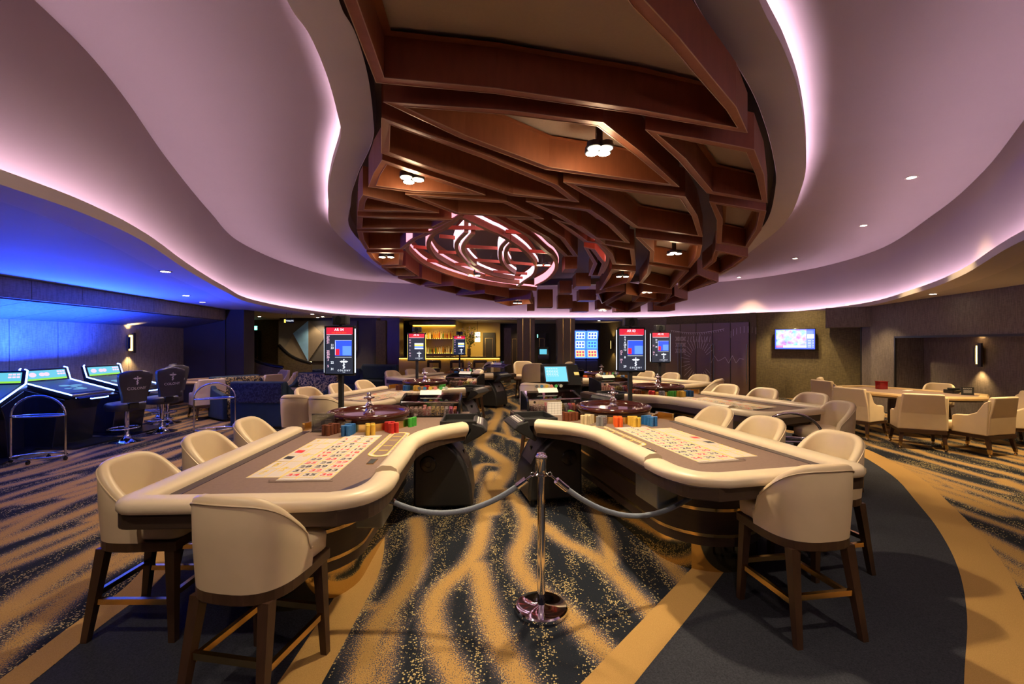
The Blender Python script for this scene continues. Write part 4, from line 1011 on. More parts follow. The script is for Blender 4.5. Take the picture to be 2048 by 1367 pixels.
# ================================================================== STOOLS AT THE ROULETTE TABLES
def shell_mesh(w=.46, d=.47, zb=.545, zt=.96, zs=.665, th=.055, lean=.018, s0=.50, s1=1.25, pw=.72, fwd=.06):
    P = []; N = 30
    for i in range(N + 1):
        a = -1.3 + 2.6 * i / N; q = abs(a); sg = 1 if a > 0 else -1
        if q <= 1:
            x = sg * w / 2 * (math.sin(q * PI / 2) ** pw); y = -d / 2 * (math.cos(q * PI / 2) ** pw)
        else: x = sg * w / 2; y = (q - 1) / .3 * fwd
        P.append((x, y, q))
    ns = normals2([p[:2] for p in P], False)
    loops = []
    for (x, y, q), n in zip(P, ns):
        h = zs + (zt - zs) * (1 - min(1, q / 1.18) ** (s0 * 5.6))
        L = lean * (h - zb) / (zt - zb)
        def pt(o, z):
            k = lean * max(0, (z - zb) / (zt - zb)); ee = o + k
            return (x - n[0] * ee * 1, y - n[1] * ee, z)
        # n is left of travel; travel goes left->right round the back, so left = inside/front; outside = -n
        loops.append([pt(0, zb), pt(.004, zb + (h - zb) * .5), pt(0, h - .03), pt(-.008, h - .008), pt(-.022, h), pt(-th + .014, h), pt(-th + .002, h - .010), pt(-th, h - .03), pt(-th - .008, zb + (h - zb) * .5), pt(-th, zb)])
    m = MB(); n_ = len(loops[0]); vs = [p for l in loops for p in l]; fs = []
    for i in range(len(loops) - 1):
        for j in range(n_): fs.append((i * n_ + j, i * n_ + (j + 1) % n_, (i + 1) * n_ + (j + 1) % n_, (i + 1) * n_ + j))
    fs += [tuple(range(n_)), tuple(reversed(range((len(loops) - 1) * n_, len(loops) * n_)))]
    m.add(vs, fs)
    # stitched piping on the outside edge
    pip = MB(); pip.tube([tuple(Vector(l[2]) + (Vector(l[2]) - Vector(l[7])).normalized() * .002) for l in loops], .004, 5)
    return m, pip
def leg(mb, top, bot, w0=.045, w1=.032):
    a, b = w0 / 2, w1 / 2
    mb.rings([[(bot[0] + sx * b, bot[1] + sy * b, bot[2]) for sx, sy in ((-1, -1), (1, -1), (1, 1), (-1, 1))], [(top[0] + sx * a, top[1] + sy * a, top[2]) for sx, sy in ((-1, -1), (1, -1), (1, 1), (-1, 1))]])
def rounded(w, d, r, n=5, y0=0):
    x, y = w / 2, d / 2
    return arc(x - r, y - r + y0, r, 0, 90, n) + arc(-x + r, y - r + y0, r, 90, 180, n) + arc(-x + r, -y + r + y0, r, 180, 270, n) + arc(x - r, -y + r + y0, r, 270, 360, n)
def cushion(mb, w, d, z0, z1, r=.05, y0=0, puff=.02, y_r=None):
    L = []
    for z, k in ((z0, -.012), (z0 + .012, 0), (z1 - .03, .003), (z1 - .012, -.006), (z1, -.03), (z1 + puff * .7, -.10)):
        L.append([(x * (1 + 2 * k / w), (y - y0) * (1 + 2 * k / d) + y0, z) for x, y in rounded(w, d, r, 5, y0)])
    mb.rings(L)
def make_stool(label, zt=.96, wide=.46, s0=.50, s1=1.25, mm=None):
    mm = mm or m_leather
    t = thing('bar_stool', label, 'stool')
    a, pip = shell_mesh(w=wide, zt=zt, s0=s0, s1=s1); o = a.build('backrest', mm, t, smooth=60); pip.build('piping', mm, o, 60)
    mb = MB(); cushion(mb, wide - .05, .44, .55, .66, .06, .035); mb.build('seat', mm, t, smooth=60)
    mb = MB(); mb.prism(arc(0, 0, 1, 180, 360, 14) and [(wide / 2 * math.copysign(abs(math.cos(R(q))) ** .72, math.cos(R(q))), -.235 * abs(math.sin(R(q))) ** .72) for q in range(180, 361, 12)] + [(wide / 2 - .02, .245), (-wide / 2 + .02, .245)], .495, .547); mb.build('apron', m_wood, t, bevel=.004)
    tops = [(-.17, -.17), (.17, -.17), (.175, .205), (-.175, .205)]; bots = [(-.20, -.245), (.20, -.245), (.195, .225), (-.195, .225)]
    for p, b in zip(tops, bots): mb = MB(); leg(mb, (p[0], p[1], .50), (b[0], b[1], 0), .052, .034); mb.build('leg', m_wood, t)
    k = .5
    Q = [(b[0] + (p[0] - b[0]) * k, b[1] + (p[1] - b[1]) * k) for p, b in zip(tops, bots)]
    for i in range(4):
        A_, B_ = Q[i], Q[(i + 1) % 4]; mb = MB(); z = .235 if i % 2 == 0 else .20
        mb.sweep([A_, B_], [(-.012, z), (.012, z), (.012, z + .03), (-.012, z + .03)]); mb.build('footrest_bar', m_brass, t)
    return t
stool = None
def put_stool(x, y, facing, label, group='stools at the roulette tables'):
    global stool
    rz = facing - PI / 2
    if stool is None:
        stool = make_stool(label); stool.location = (x, y, 0); stool.rotation_euler = (0, 0, rz); stool['group'] = group; return stool
    return dup(stool, (x, y, 0), rz, label, group)
ordn = ['nearest', 'second', 'third']
for T in TABLES:
    key, s, c, ang = T
    f = R(ang) + (PI if s > 0 else 0)                  # players face the dealer side
    for i, b_ in enumerate((-.62, .05, .68)):
        x, y = place(T, .70, b_)
        put_stool(x, y, f + random.uniform(-.06, .06), 'cream bucket stool on the outer long side of the %s table, %s along it' % (key, ordn[i]))
x, y = -1.20, 2.15
put_stool(x, y, R(80), 'cream bucket stool, back towards us, at the near end of the nearest left table')
put_stool(1.67, 2.65, R(99), 'cream bucket stool pulled out at the near end of the right table')
T = TABLES[1]; x, y = place(T, .32, -1.22); put_stool(x, y, R(85), 'cream bucket stool lit violet at the near corner of the middle left table')
x, y = place(T, -.12, -1.20); put_stool(x, y, R(72), 'cream bucket stool at the near end of the middle left table, inner one')
put_stool(3.52, 5.05, R(182), 'golden lit cream stool in profile at the near end of the middle right table')
x, y = place(TABLES[5], .1, -1.25); put_stool(x, y, R(135), 'cream bucket stool at the near end of the farthest right table')
# dealers' chairs: broad wrapped backs behind the floats
dealer = None
def put_dealer(x, y, facing, label):
    global dealer
    if dealer is None:
        dealer = make_stool(label, 1.05, .58, .66, 1.40, m_leather2); dealer.name = 'dealer_chair'; dealer['category'] = 'chair'; d = dealer
    else: d = dup(dealer, (0, 0, 0), 0, label)
    d.location = (x, y, 0); d.rotation_euler = (0, 0, facing - PI / 2); d['group'] = 'dealer chairs in the pit'; return d
for px, d_, fc, lab in ((1083, 6.45, 60, 'broad cream dealer chair behind the float of the nearest right table'), (941, 9.3, 200, 'broad cream dealer chair behind the float of the middle left table'),
                        (968, 12.9, 200, 'broad cream dealer chair behind the farthest left float'), (1220, 8.0, -10, 'broad cream dealer chair behind the float of the middle right table'),
                        (1130, 11.05, 20, 'broad cream dealer chair behind the farthest right float')):
    put_dealer((px - 1024) / F * d_, d_, R(fc), lab)
# low chairs and a small round table between the columns
for px, d_, fc, lab in ((1048, 13.2, -80, 'small cream chair facing us at the far round table'), (1065, 12.3, 100, 'cream chair turned away at the far round table'), (1127, 13.0, 190, 'cream chair right of the red cup at the far table')):
    put_dealer((px - 1024) / F * d_, d_, R(fc), lab)

# ================================================================== ROPE BARRIER
t = thing('rope_post', 'polished chrome rope post with a round weighted base', 'post', gp(1082.5, 1220) + (0,))
MB().lathe([(.155, 0), (.158, .008), (.158, .028), (.150, .036), (.04, .040), (.024, .046)], 48).build('base', m_chrome, t, 35)
MB().lathe([(.0235, .04), (.0235, .83), (.0235, .84)], 28).build('tube', m_chrome, t, 40)
MB().lathe([(.0235, .81), (.042, .818), (.042, .826), (.032, .832), (.033, .915), (.037, .92), (.037, .93), (.03, .938), (.026, .950), (0, .952)], 28).build('head', m_chrome, t, 40)
for sx in (-1, 1):
    mb = MB(); mb.tube([(sx * (.052 + .012 * math.cos(a * PI / 4)), 0, .822 + .012 * math.sin(a * PI / 4)) for a in range(8)], .003, 6, True); mb.build('ring', m_chrome, t, 60)
PX, PY = t.location[0], t.location[1]
def rope(a, b, sag, label):
    o = thing('barrier_rope', label, 'rope', (a[0], a[1], 0), 0, 'grey barrier ropes'); A_ = Vector(a); B_ = Vector(b); pts = []
    for i in range(33):
        u = i / 32; p = A_.lerp(B_, u); p.z -= sag * 4 * u * (1 - u); pts.append(p - Vector((a[0], a[1], 0)))
    MB().tube(pts[2:-2], .0165, 12).build('cord', m_rope, o, 60)
    for e, rng in ((0, pts[1:4]), (1, pts[-4:-1])):
        MB().tube(rng, .021, 12).build('ferrule', m_chrome, o, 40)
    MB().tube(pts[0:3], .006, 8).build('hook', m_chrome, o, 40); MB().tube(pts[-3:], .006, 8).build('hook', m_chrome, o, 40)
    return o
rope((PX - .06, PY, .815), (-.80, 2.74, .685), .16, 'grey rope sagging from the chrome post to the left table')
rope((PX + .06, PY, .815), (1.30, 3.06, .635), .22, 'grey rope sagging from the chrome post to the right table')
# info cards by the left wheel
t0 = TABLES[0]
x, y = place(t0, .30, .84)
t = thing('info_card', 'black rules card in a clear stand by the left wheel', 'sign', (x, y, FELT), R(4))
mb = MB(); mb.box((0, 0, .085), (.20, .006, .165)); mb.build('face', mat('card_black', (.02, .02, .022), .4), t); mb = MB(); mb.box((0, -.005, .088), (.212, .003, .178)); mb.build('clear_cover', m_acr, t); mb = MB(); mb.box((0, .02, .003), (.21, .09, .006)); mb.build('foot', m_acr, t)
mb = MB(); put(mb, 'ROULETTE', .020, 0, .145, -.0035, .005)
for xx in (-.048, .048):
    put(mb, 'INSIDE' if xx < 0 else 'OUTSIDE', .013, xx, .112, -.0035, .005)
    for i in range(5): mb.box((xx, -.0034, .092 - .011 * i), (.06, .0006, .0035))
mb.box((0, -.0034, .022), (.15, .0006, .0035)); mb.build('lettering', mat('card_print', (.42, .40, .38), .6), t, fix=False)
x, y = place(t0, .11, .845)
t = thing('card_box', 'clear box of pink-white slips beside the black rules card', 'holder', (x, y, FELT), R(4))
for c_, d_ in (((0, -.045, .05), (.15, .004, .10)), ((0, .045, .05), (.15, .004, .10)), ((-.073, 0, .05), (.004, .09, .10)), ((.073, 0, .05), (.004, .09, .10))): mb = MB(); mb.box(c_, d_); mb.build('pane', m_acr, t)
mb = MB(); mb.box((0, 0, .018), (.13, .075, .034)); mb.build('slips', mat('slip_pink', (.72, .58, .66), .6), t)
x, y = place(TABLES[3], -.60, 1.50)
t = thing('score_sheet', 'white ruled sheet propped against the float of the nearest right table', 'paper', (x, y, FELT), R(13))
mb = MB(); mb.box((0, 0, .075), (.17, .003, .15)); mb.build('sheet', m_white, t)
mb = MB()
for i in range(5): mb.box((0, -.0022, .02 + .028 * i), (.16, .0008, .0015)); mb.box((-.07 + .035 * i, -.0022, .075), (.0015, .0008, .13))
mb.build('ruling', m_grey, t)

# ================================================================== LEFT HALL: TERMINALS, STOOLS, SOFAS
m_neon = glow('blue_neon', (.16, .30, 1.0), 9)
m_termscr = glow('terminal_screen', (.012, .03, .06), 1.0)
m_cloud = glow('screen_cloud', (.10, .26, .34), 1.0)
m_tile = glow('screen_tile', (.10, .42, .55), 1.1); m_lime = glow('screen_lime', (.22, .55, .03), 1.1)
m_dkbody = mat('terminal_body', (.012, .014, .022), .25, var=.1)
def make_terminal(loc, facing, label, wash=170):
    t = thing('roulette_terminal', label, 'game terminal', (loc[0], loc[1], 0), facing + PI / 2, 'electronic roulette terminals')   # front is -y
    hw = .33
    mb = MB(); mb.xprism([(.36, .02), (-.10, .02), (-.18, .55), (-.30, .74), (.36, .90)], 'x', -hw, hw); mb.build('cabinet', m_dkbody, t, bevel=.01)
    mb = MB(); mb.prism(rounded(.86, 1.0, .05, 4, -.05), 0, .025); mb.build('floor_plate', m_dkbody, t)
    top = [(-.44, .78), (-.42, .815), (.30, 1.0), (.36, 1.20), (.42, 1.19), (.36, .93), (-.40, .75)]
    mb = MB(); mb.xprism(top, 'x', -hw - .03, hw + .03); tp = mb.build('console', m_dkbody, t, bevel=.008)
    sl = lambda u, v, h=.004: (u, -.42 + .72 * v, .815 + .185 * v + h)
    mb = MB(); mb.add([sl(-hw + .01, .1), sl(hw - .01, .1), sl(hw - .01, .97), sl(-hw + .01, .97)], [(0, 1, 2, 3)]); ts = mb.build('touch_screen', m_termscr, tp, fix=False)
    mb = MB()
    for i in range(7): 
        u, v, r = random.uniform(-.16, .12), random.uniform(.3, .6), random.uniform(.035, .065)
        mb.add([sl(u + r * 1.6 * math.cos(a * PI / 5), v + r * math.sin(a * PI / 5), .005 + .0004 * i) for a in range(10)], [tuple(range(10))])
    mb.build('smoke_picture', m_cloud, ts, fix=False)
    up = lambda u, v, h=.003: (u, .30 + .06 * v - h, 1.0 + .20 * v + h * .3)
    mb = MB(); mb.add([up(-hw + .02, .1), up(hw - .02, .1), up(hw - .02, .85), up(-hw + .02, .85)], [(0, 1, 2, 3)]); ds = mb.build('upper_screen', m_tile, tp, fix=False)
    mb = MB(); mb.add([up(-hw + .02, .1, .005), up(hw - .02, .1, .005), up(hw - .02, .24, .005), up(-hw + .02, .22, .005)], [(0, 1, 2, 3)]); mb.build('lime_band', m_lime, ds, fix=False)
    mb = MB()
    for u, r in ((-.21, .055), (-.07, .045), (.0, .045)):
        mb.add([up(u + r * math.cos(a * PI / 8), .53 + r * 3.2 * math.sin(a * PI / 8), .006) for a in range(16)], [tuple(range(16))])
    for i in range(6): mb.add([up(.17 + (i % 3) * .045 + x, .45 + (i // 3) * .2 + y, .006) for x, y in ((0, 0), (.036, 0), (.036, .12), (0, .12))], [(0, 1, 2, 3)])
    mb.build('screen_symbols', m_scrP, ds, fix=False)
    for sx in (-1, 1):
        x = sx * (hw + .034); mb = MB()
        mb.tube([(x, -.43, .815), (x, .30, 1.005), (x, .36, 1.20)], .011, 6); mb.tube([(x, .36, 1.20), (x * .9, .38, 1.215)], .009, 6); mb.build('side_light', m_neon, t, 60)
    mb = MB(); mb.tube([(-hw, -.46, .765), (-.2, -.47, .765), (-.14, -.53, .735), (.14, -.53, .735), (.2, -.47, .765), (hw, -.46, .765)], .009, 6); mb.build('front_light', m_neon, t, 60)
    mb = MB(); mb.xprism([(-.42, .75), (-.52, .735), (-.52, .76), (-.42, .79)], 'x', -hw, hw); mb.build('hand_rest', m_blackg, t)
    mb = MB(); mb.box((0, .43, 1.12), (.6, .02, .03)); mb.build('added_back_light', m_neon, t)  # glowing rear strip, added to go with the blue wash below
    l = bpy.data.lights.new('added_blue_wash', 'AREA'); l.energy = wash; l.color = (.012, .06, 1.0); l.shape = 'RECTANGLE'; l.size = .6; l.size_y = .05  # upward area light added to turn the low ceiling blue
    o = bpy.data.objects.new('added_blue_wash', l); o.parent = t; o.location = (0, .40, 1.24); o.rotation_euler = (R(180 + 8), 0, 0); col.objects.link(o)
    return t
make_terminal((-7.10, 7.18), R(0), 'blue-lit roulette terminal with pink roundels on its upper screen, nearest whole one')
make_terminal((-7.12, 8.22), R(0), 'blue-lit roulette terminal farther along the linen wall, before the wall light')
make_terminal((-7.33, 6.18), R(-62), 'blue-lit roulette terminal cut off by the left edge')
def make_gaming_stool(label):
    t = thing('gaming_stool', label, 'stool')
    MB().lathe([(.23, 0), (.23, .012), (.12, .035), (.06, .075), (.034, .13), (.030, .50), (.05, .52), (0, .52)], 28).build('pedestal', m_chrome, t, 50)
    mb = MB(); mb.tube([(.21 * math.cos(a * PI / 14), .17 * math.sin(a * PI / 14) + .08, .22) for a in range(28)], .011, 8, True); mb.tube([(0, 0, .22), (0, .25, .22)], .008, 6); mb.build('foot_ring', m_chrome, t, 60)
    mb = MB(); cushion(mb, .46, .46, .52, .64, .14, .04); mb.build('seat', m_dkgrey, t, 60)
    # waisted back with a dome top
    N = 14; P = []
    for i in range(N + 1):
        z = .66 + .50 * i / N; u = i / N; hw = .16 + .07 * smooth(0, .8, u) - (.23 * (1 - math.sqrt(max(0, 1 - ((u - .86) / .14) ** 2))) if u > .86 else 0) * .55
        P.append((hw, z))
    lo = []
    for hw, z in P:
        y = -.21 - .08 * (z - .66); ring = []
        for k in range(9): a = -1 + 2 * k / 8; ring.append((hw * a, y - .035 * (1 - a * a) - .03, z))
        for k in range(9): a = 1 - 2 * k / 8; ring.append((hw * a * .96, y - .035 * (1 - a * a) + .05, z))
        lo.append(ring)
    mb = MB(); mb.rings(lo); b = mb.build('backrest', m_dkgrey, t, 50)
    mb = MB(); y = -.21 - .08 * .28 - .07
    vs, fs = text_mesh('COLONY', .062, .003); mb.add([(p[0], -.243 - .08 * (p[1] + .22) - .035 * (1 - (p[0] / .21) ** 2), p[1] + .88) for p in vs], fs)
    em = MB(); emblem(em, 0, 1.02, .14, 0); mb.add([(p[0], -.243 - .08 * (p[2] - .66) - .035, p[2]) for p in em.v], em.f); mb.build('lettering', m_white, b, fix=False)
    mb = MB(); mb.tube([(.20, .02, .53), (.26, .0, .55), (.28, .02, .66), (.27, .12, .72)], .010, 8); mb.build('arm_bar', m_chrome, t, 60)
    mb = MB(); mb.box((0, -.17, .60), (.14, .10, .10)); mb.build('hinge_block', m_black, t, bevel=.01)
    return t
gs = make_gaming_stool('charcoal gaming stool lettered COLONY, nearest to the terminals'); gs['group'] = 'gaming stools at the terminals'
gs.location = (-6.25, 7.30, 0); gs.rotation_euler = (0, 0, R(66))
for x, y, a, lab in ((-6.30, 8.10, 68, 'charcoal gaming stool lettered COLONY, second from the terminals'), (-7.35, 9.35, 120, 'blue-lit gaming stool with its back to the linen wall'), (-6.85, 8.95, 75, 'dark gaming stool half hidden behind the second terminal')):
    dup(gs, (x, y, 0), R(a), lab)
def make_stand(label, loc, rz):
    t = thing('chrome_stand', label, 'stand', (loc[0], loc[1], 0), rz, 'chrome drinks stands')
    w_ = .31
    mb = MB(); pts = [(-w_, 0, .07), (-w_, 0, .62)] + [(-w_ * math.cos(a * PI / 16), 0, .62 + .27 * math.sin(a * PI / 16)) for a in range(1, 16)] + [(w_, 0, .62), (w_, 0, .07)]
    mb.tube(pts, .013, 8); mb.build('arch', m_chrome, t, 60)
    mb = MB(); mb.tube([(w_ * math.cos(a * PI / 16), .12 * math.sin(a * PI / 16), .62) for a in range(32)], .010, 8, True); mb.build('upper_ring', m_chrome, t, 60)
    MB().prism([(w_ * .97 * math.cos(a * PI / 14), .115 * math.sin(a * PI / 14)) for a in range(28)], .612, .617).build('shelf', m_blackg, t)
    mb = MB(); mb.tube([(w_ * math.cos(a * PI / 16), .17 * math.sin(a * PI / 16), .075) for a in range(32)], .012, 8, True); mb.build('base_ring', m_chrome, t, 60)
    for x, y in ((-w_, 0), (w_, 0), (0, .17), (0, -.17)):
        mb = MB(); mb.lathe([(0, -.012), (.026, -.012), (.028, 0), (.026, .012), (0, .012)], 12); mb.v = [(p[2] + x, p[0] + y, p[1] + .029) for p in mb.v]; mb.tube([(x, y, .03), (x, y, .075)], .006, 6); mb.build('caster', m_blackg, t, 40)
    return t
make_stand('chrome hooped drinks stand on casters before the first terminal', (-6.42, 6.10), R(12))
make_stand('chrome hooped drinks stand on casters beside the navy sofas', (-5.28, 8.0), R(25))
make_stand('chrome hooped drinks stand behind the stools of the nearest right table', (2.86, 4.62), R(-10))
# brocade and navy sofas
def brocade(name, c, c2, sc_=9):
    m, nt, b = nodes(name); N = nt.nodes; L = nt.links
    tc = N.new('ShaderNodeTexCoord'); nz = N.new('ShaderNodeTexNoise'); nz.inputs['Scale'].default_value = sc_; nz.inputs['Detail'].default_value = 4; nz.inputs['Distortion'].default_value = 1.6
    L.new(tc.outputs['Object'], nz.inputs['Vector']); rp = N.new('ShaderNodeMapRange'); rp.inputs[1].default_value = .48; rp.inputs[2].default_value = .53; L.new(nz.outputs[0], rp.inputs[0])
    mx = N.new('ShaderNodeMix'); mx.data_type = 'RGBA'; L.new(rp.outputs[0], mx.inputs[0]); mx.inputs[6].default_value = c + (1,); mx.inputs[7].default_value = c2 + (1,)
    L.new(mx.outputs[2], b.inputs['Base Color']); b.inputs['Roughness'].default_value = .6
    return m
m_broc = brocade('gold_brocade', (.018, .018, .022), (.42, .32, .13), 16); m_brocd = brocade('dark_brocade', (.010, .012, .018), (.045, .048, .060), 20)
def make_sofa(loc, facing, wd, label, tall=.86, mi=None, mo=None, dp=.8):
    t = thing('sofa', label, 'sofa', (loc[0], loc[1], 0), facing - PI / 2)
    mo = mo or m_navy; mi = mi or m_broc
    mb = MB(); mb.box((0, -dp / 2 + .09, tall / 2 + .02), (wd, .16, tall - .04)); mb.build('back_panel', mo, t, bevel=.03, seg=3)
    mb = MB(); mb.box((0, -dp / 2 + .20, tall * .72), (wd - .06, .12, tall * .52)); mb.build('back_cushion', mi, t, bevel=.05, seg=3)
    for sx in (-1, 1):
        mb = MB(); mb.xprism([(-dp / 2 + .12, .04), (-dp / 2 + .12, tall - .06), (-dp / 2 + .35, tall * .72), (dp / 2, tall * .62), (dp / 2, .04)], 'x', sx * (wd / 2) - .05, sx * (wd / 2) + .05); mb.build('arm', mo, t, bevel=.025, seg=3)
    mb = MB(); mb.box((0, .06, .24), (wd - .1, dp - .2, .38)); mb.build('seat', mi if mi is m_broc else mo, t, bevel=.04, seg=3)
    mb = MB(); mb.box((0, 0, .03), (wd - .1, dp - .1, .06)); mb.build('plinth', m_black, t)
    return t
t = make_sofa((-4.72, 8.75), R(85), 1.05, 'navy velvet high-backed sofa seen from behind beside the chrome stand', .88, m_brocd)
mb = MB(); mb.box((0, -.40, .67), (1.0, .012, .36)); mb.build('brocade_band', m_brocd, t)
make_sofa((-5.85, 9.75), R(-35), 1.0, 'navy sofa with gold brocade inside left of the high-backed one', .88)
make_sofa((-4.55, 10.3), R(-100), 1.1, 'gold brocade sofa facing us behind the middle left stools', .90)
make_sofa((-4.9, 12.6), R(-70), 1.3, 'low navy velvet sofa behind the display reading AR 04', .85, m_navy)
make_sofa((-4.35, 14.2), R(-110), 1.3, 'navy velvet sofa by the dark column next to the bar', .9, m_navy)
t = thing('coffee_table', 'small wooden table among the navy sofas', 'table', (-4.75, 9.55, 0))
mb = MB(); mb.prism(rounded(.5, .5, .06), .60, .63); mb.build('top', m_column, t); MB().lathe([(.15, 0), (.15, .02), (.03, .04), (.03, .60)], 16).build('leg', m_brass, t, 40)

# ---- square-backed armchairs on brass casters and the card tables
def make_armchair(label):
    t = thing('armchair', label, 'armchair'); mm = m_leather2
    lo = []
    for z, hw, y0, th in ((.30, .285, -.27, .11), (.55, .275, -.285, .11), (.80, .245, -.325, .085), (.845, .24, -.332, .075)):
        lo.append([(-hw, y0, z), (hw, y0, z), (hw, y0 + th, z), (-hw, y0 + th, z)])
    mb = MB(); mb.rings(lo); mb.build('backrest', mm, t, bevel=.018, seg=3)
    for sx in (-1, 1):
        mb = MB(); mb.xprism([(-.26, .30), (-.28, .80), (-.22, .76), (-.14, .62), (-.04, .57), (.10, .56), (.15, .54), (.16, .30)], 'x', sx * .265 - .03, sx * .265 + .03); mb.build('arm', mm, t, bevel=.015, seg=3)
    mb = MB(); cushion(mb, .50, .52, .31, .44, .05, .04); mb.build('seat', mm, t, 60)
    mb = MB(); mb.box((0, .0, .275), (.55, .56, .05)); mb.build('apron', m_wood, t)
    for x, y in ((-.24, -.24), (.24, -.24), (.24, .24), (-.24, .24)):
        mb = MB(); leg(mb, (x, y, .255), (x * 1.08, y * 1.13, .09), .05, .034); lg = mb.build('leg', m_wood, t)
        mb = MB(); leg(mb, (x * 1.08, y * 1.13, .11), (x * 1.1, y * 1.16, .05), .040, .034); mb.lathe([(0, -.022), (.016, -.016), (.022, 0), (.016, .016), (0, .022)], 10, (x * 1.1, y * 1.16, .025)); mb.build('brass_caster', m_brass, lg)
    return t
ac = make_armchair('beige armchair, middle one of three with backs to us at the right card table'); ac['group'] = 'armchairs on brass casters'
ac.location = (6.28, 6.98, 0); ac.rotation_euler = (0, 0, R(-28))
for x, y, f, lab in ((6.86, 6.62, 105, 'beige armchair nearest the right edge, its left arm showing'), (5.98, 7.75, 25, 'beige armchair with its back to us at the left of the right card table'),
                     (6.55, 9.15, 10, 'beige armchair in profile at the left end of the right card table'), (6.95, 9.65, -40, 'golden lit armchair facing us behind the one in profile'), (7.82, 7.15, 150, 'beige chair cut off by the right edge'),
                     (-6.5, 9.6, 140, 'beige armchair left of the gold brocade sofa at the round card table'), (-6.0, 10.9, 160, 'beige armchair before the round card table on the left'), (-5.85, 11.5, 200, 'beige armchair in profile right of the round card table'), (-6.5, 12.3, 230, 'beige armchair behind the round card table')):
    dup(ac, (x, y, 0), R(f - 90), lab)
def make_card_table(label, loc, rz, rad=1.05):
    t = thing('card_table', label, 'card table', (loc[0], loc[1], 0), rz)
    D = arc(0, 0, rad, 200, 340, 24) + [(rad * .80, .22), (-rad * .80, .22)]
    MB().prism(D, .66, .71).build('rim_base', m_tablewood, t)
    mb = MB(); mb.sweep(ccw(D), [(-.05, .69), (-.06, .72), (-.04, .745), (.05, .745), (.07, .72), (.07, .69)], True); mb.build('rim', mat('oak_rim', (.46, .31, .15), .4, var=.2, scale=9) if 'oak_rim' not in bpy.data.materials else bpy.data.materials['oak_rim'], t, 40)
    MB().prism(inset(ccw(D), .07), .71, .722).build('felt', m_felt, t)
    MB().prism(rounded(.7, .35, .1), .10, .66).build('pedestal', m_tablewood, t); MB().prism(rounded(.8, .42, .12), 0, .10).build('plinth', m_mirrorbrass, t)
    return t
make_card_table('half-round card table with oak rim in the right alcove', (7.35, 8.25), R(-62), 1.1)
make_card_table('half-round card table with oak rim by the linen wall on the left', (-7.25, 11.0), R(60), 1.0)
ac2 = put_dealer(8.25, 8.72, R(215), 'low cream dealer chair in the right alcove under the wall light'); ac2.scale = (.78, .78, .78)
def on_right(px, d): return ((px - 1024) / F * d, d)
x, y = on_right(1763, 8.6)
t = thing('card_shoe', 'red translucent box on the right card table', 'box', (x, y, .722)); mb = MB()
mb.box((0, 0, .07), (.15, .12, .14)); mb.build('body', mat('red_acrylic', (.35, .01, .015), .12, var=.1), t, bevel=.006); mb = MB(); mb.box((0, 0, .145), (.16, .13, .012)); mb.build('lid', mat('red_lid', (.28, .01, .01), .2), t)
x, y = on_right(1915, 7.9)
t = thing('chip_tray', 'black chip tray on the dealer side of the right card table', 'tray', (x, y, .722)); mb = MB(); mb.box((0, 0, .03), (.34, .18, .06)); mb.build('tray', m_blackg, t, bevel=.01); mb = MB(); mb.box((-.05, .02, .075), (.14, .10, .03)); mb.build('shuffler_lid', m_black, t, bevel=.01)
x, y = on_right(1935, 7.6)
t = thing('limit_sign', 'small dark stake card in a clear stand on the right card table', 'sign', (x, y, .722), R(-20)); mb = MB(); mb.box((0, 0, .07), (.17, .006, .13)); mb.build('face', m_blk, t); mb = MB(); put(mb, 'BLACKJACK', .022, 0, .11, -.004, .005)
for i in range(3): mb.box((0, -.004, .08 - .02 * i), (.11, .001, .005))
mb.build('lettering', m_white, t, fix=False); mb = MB(); mb.box((0, .02, .003), (.17, .08, .006)); mb.build('foot', m_acr, t)
t = thing('card_stack', 'fanned white cards on the right card table', 'cards', on_right(1812, 8.3) + (.722,), R(20))
for i in range(4): mb = MB(); mb.box((i * .035, 0, .002 + .0012 * i), (.06, .09, .001), rz=.1 * i); mb.build('card', m_white, t)

# ---- wall lights
m_sconce = glow('sconce_glow', (1.0, .60, .14), 5)
def make_sconce(loc, rz, label, pw=26):
    t = thing('wall_light', label, 'wall light', loc, rz, 'wall lights')            # wall is +y
    mb = MB(); mb.box((0, -.02, 0), (.10, .04, .34)); mb.build('back_box', m_brass, t)
    mb = MB(); mb.box((.075, -.07, 0), (.085, .03, .44)); mb.build('wide_plate', m_black, t); mb = MB(); mb.box((-.065, -.06, 0), (.04, .03, .26)); mb.build('narrow_plate', m_black, t)
    mb = MB(); mb.box((0, -.055, 0), (.06, .03, .34)); mb.build('glass_tube', m_sconce, t)
    for z in (.24, -.24):
        l = bpy.data.lights.new('wall_wash', 'SPOT'); l.energy = pw; l.color = (1, .66, .26); l.spot_size = R(105); l.spot_blend = .7; l.shadow_soft_size = .03
        o = bpy.data.objects.new('wall_wash', l); o.parent = t; o.location = (0, -.09, z); o.rotation_euler = (R(180 if z > 0 else 0), 0, 0); col.objects.link(o)
    return t
a_l = math.atan2(nl[1], nl[0]) - PI / 2
make_sconce((-8.42, 9.87, 1.60), a_l, 'glowing wall light with black plates on the linen wall')
sS = s_of(1963); a_r = math.atan2(rn[1], rn[0]) - PI / 2
kS = lambda px, o: (lambda k: ((k * (RA[1] + rn[1] * o) - (RA[0] + rn[0] * o)) / (rd[0] - k * rd[1])))((px - 1024) / F)
make_sconce(V(kS(1963, .54), .54, 1.38), a_r, 'glowing wall light with black plates in the right alcove')
make_sconce((4.44, 19.9, 1.5), R(-90) + .19, 'small distant wall light right of the slot machines', 12)

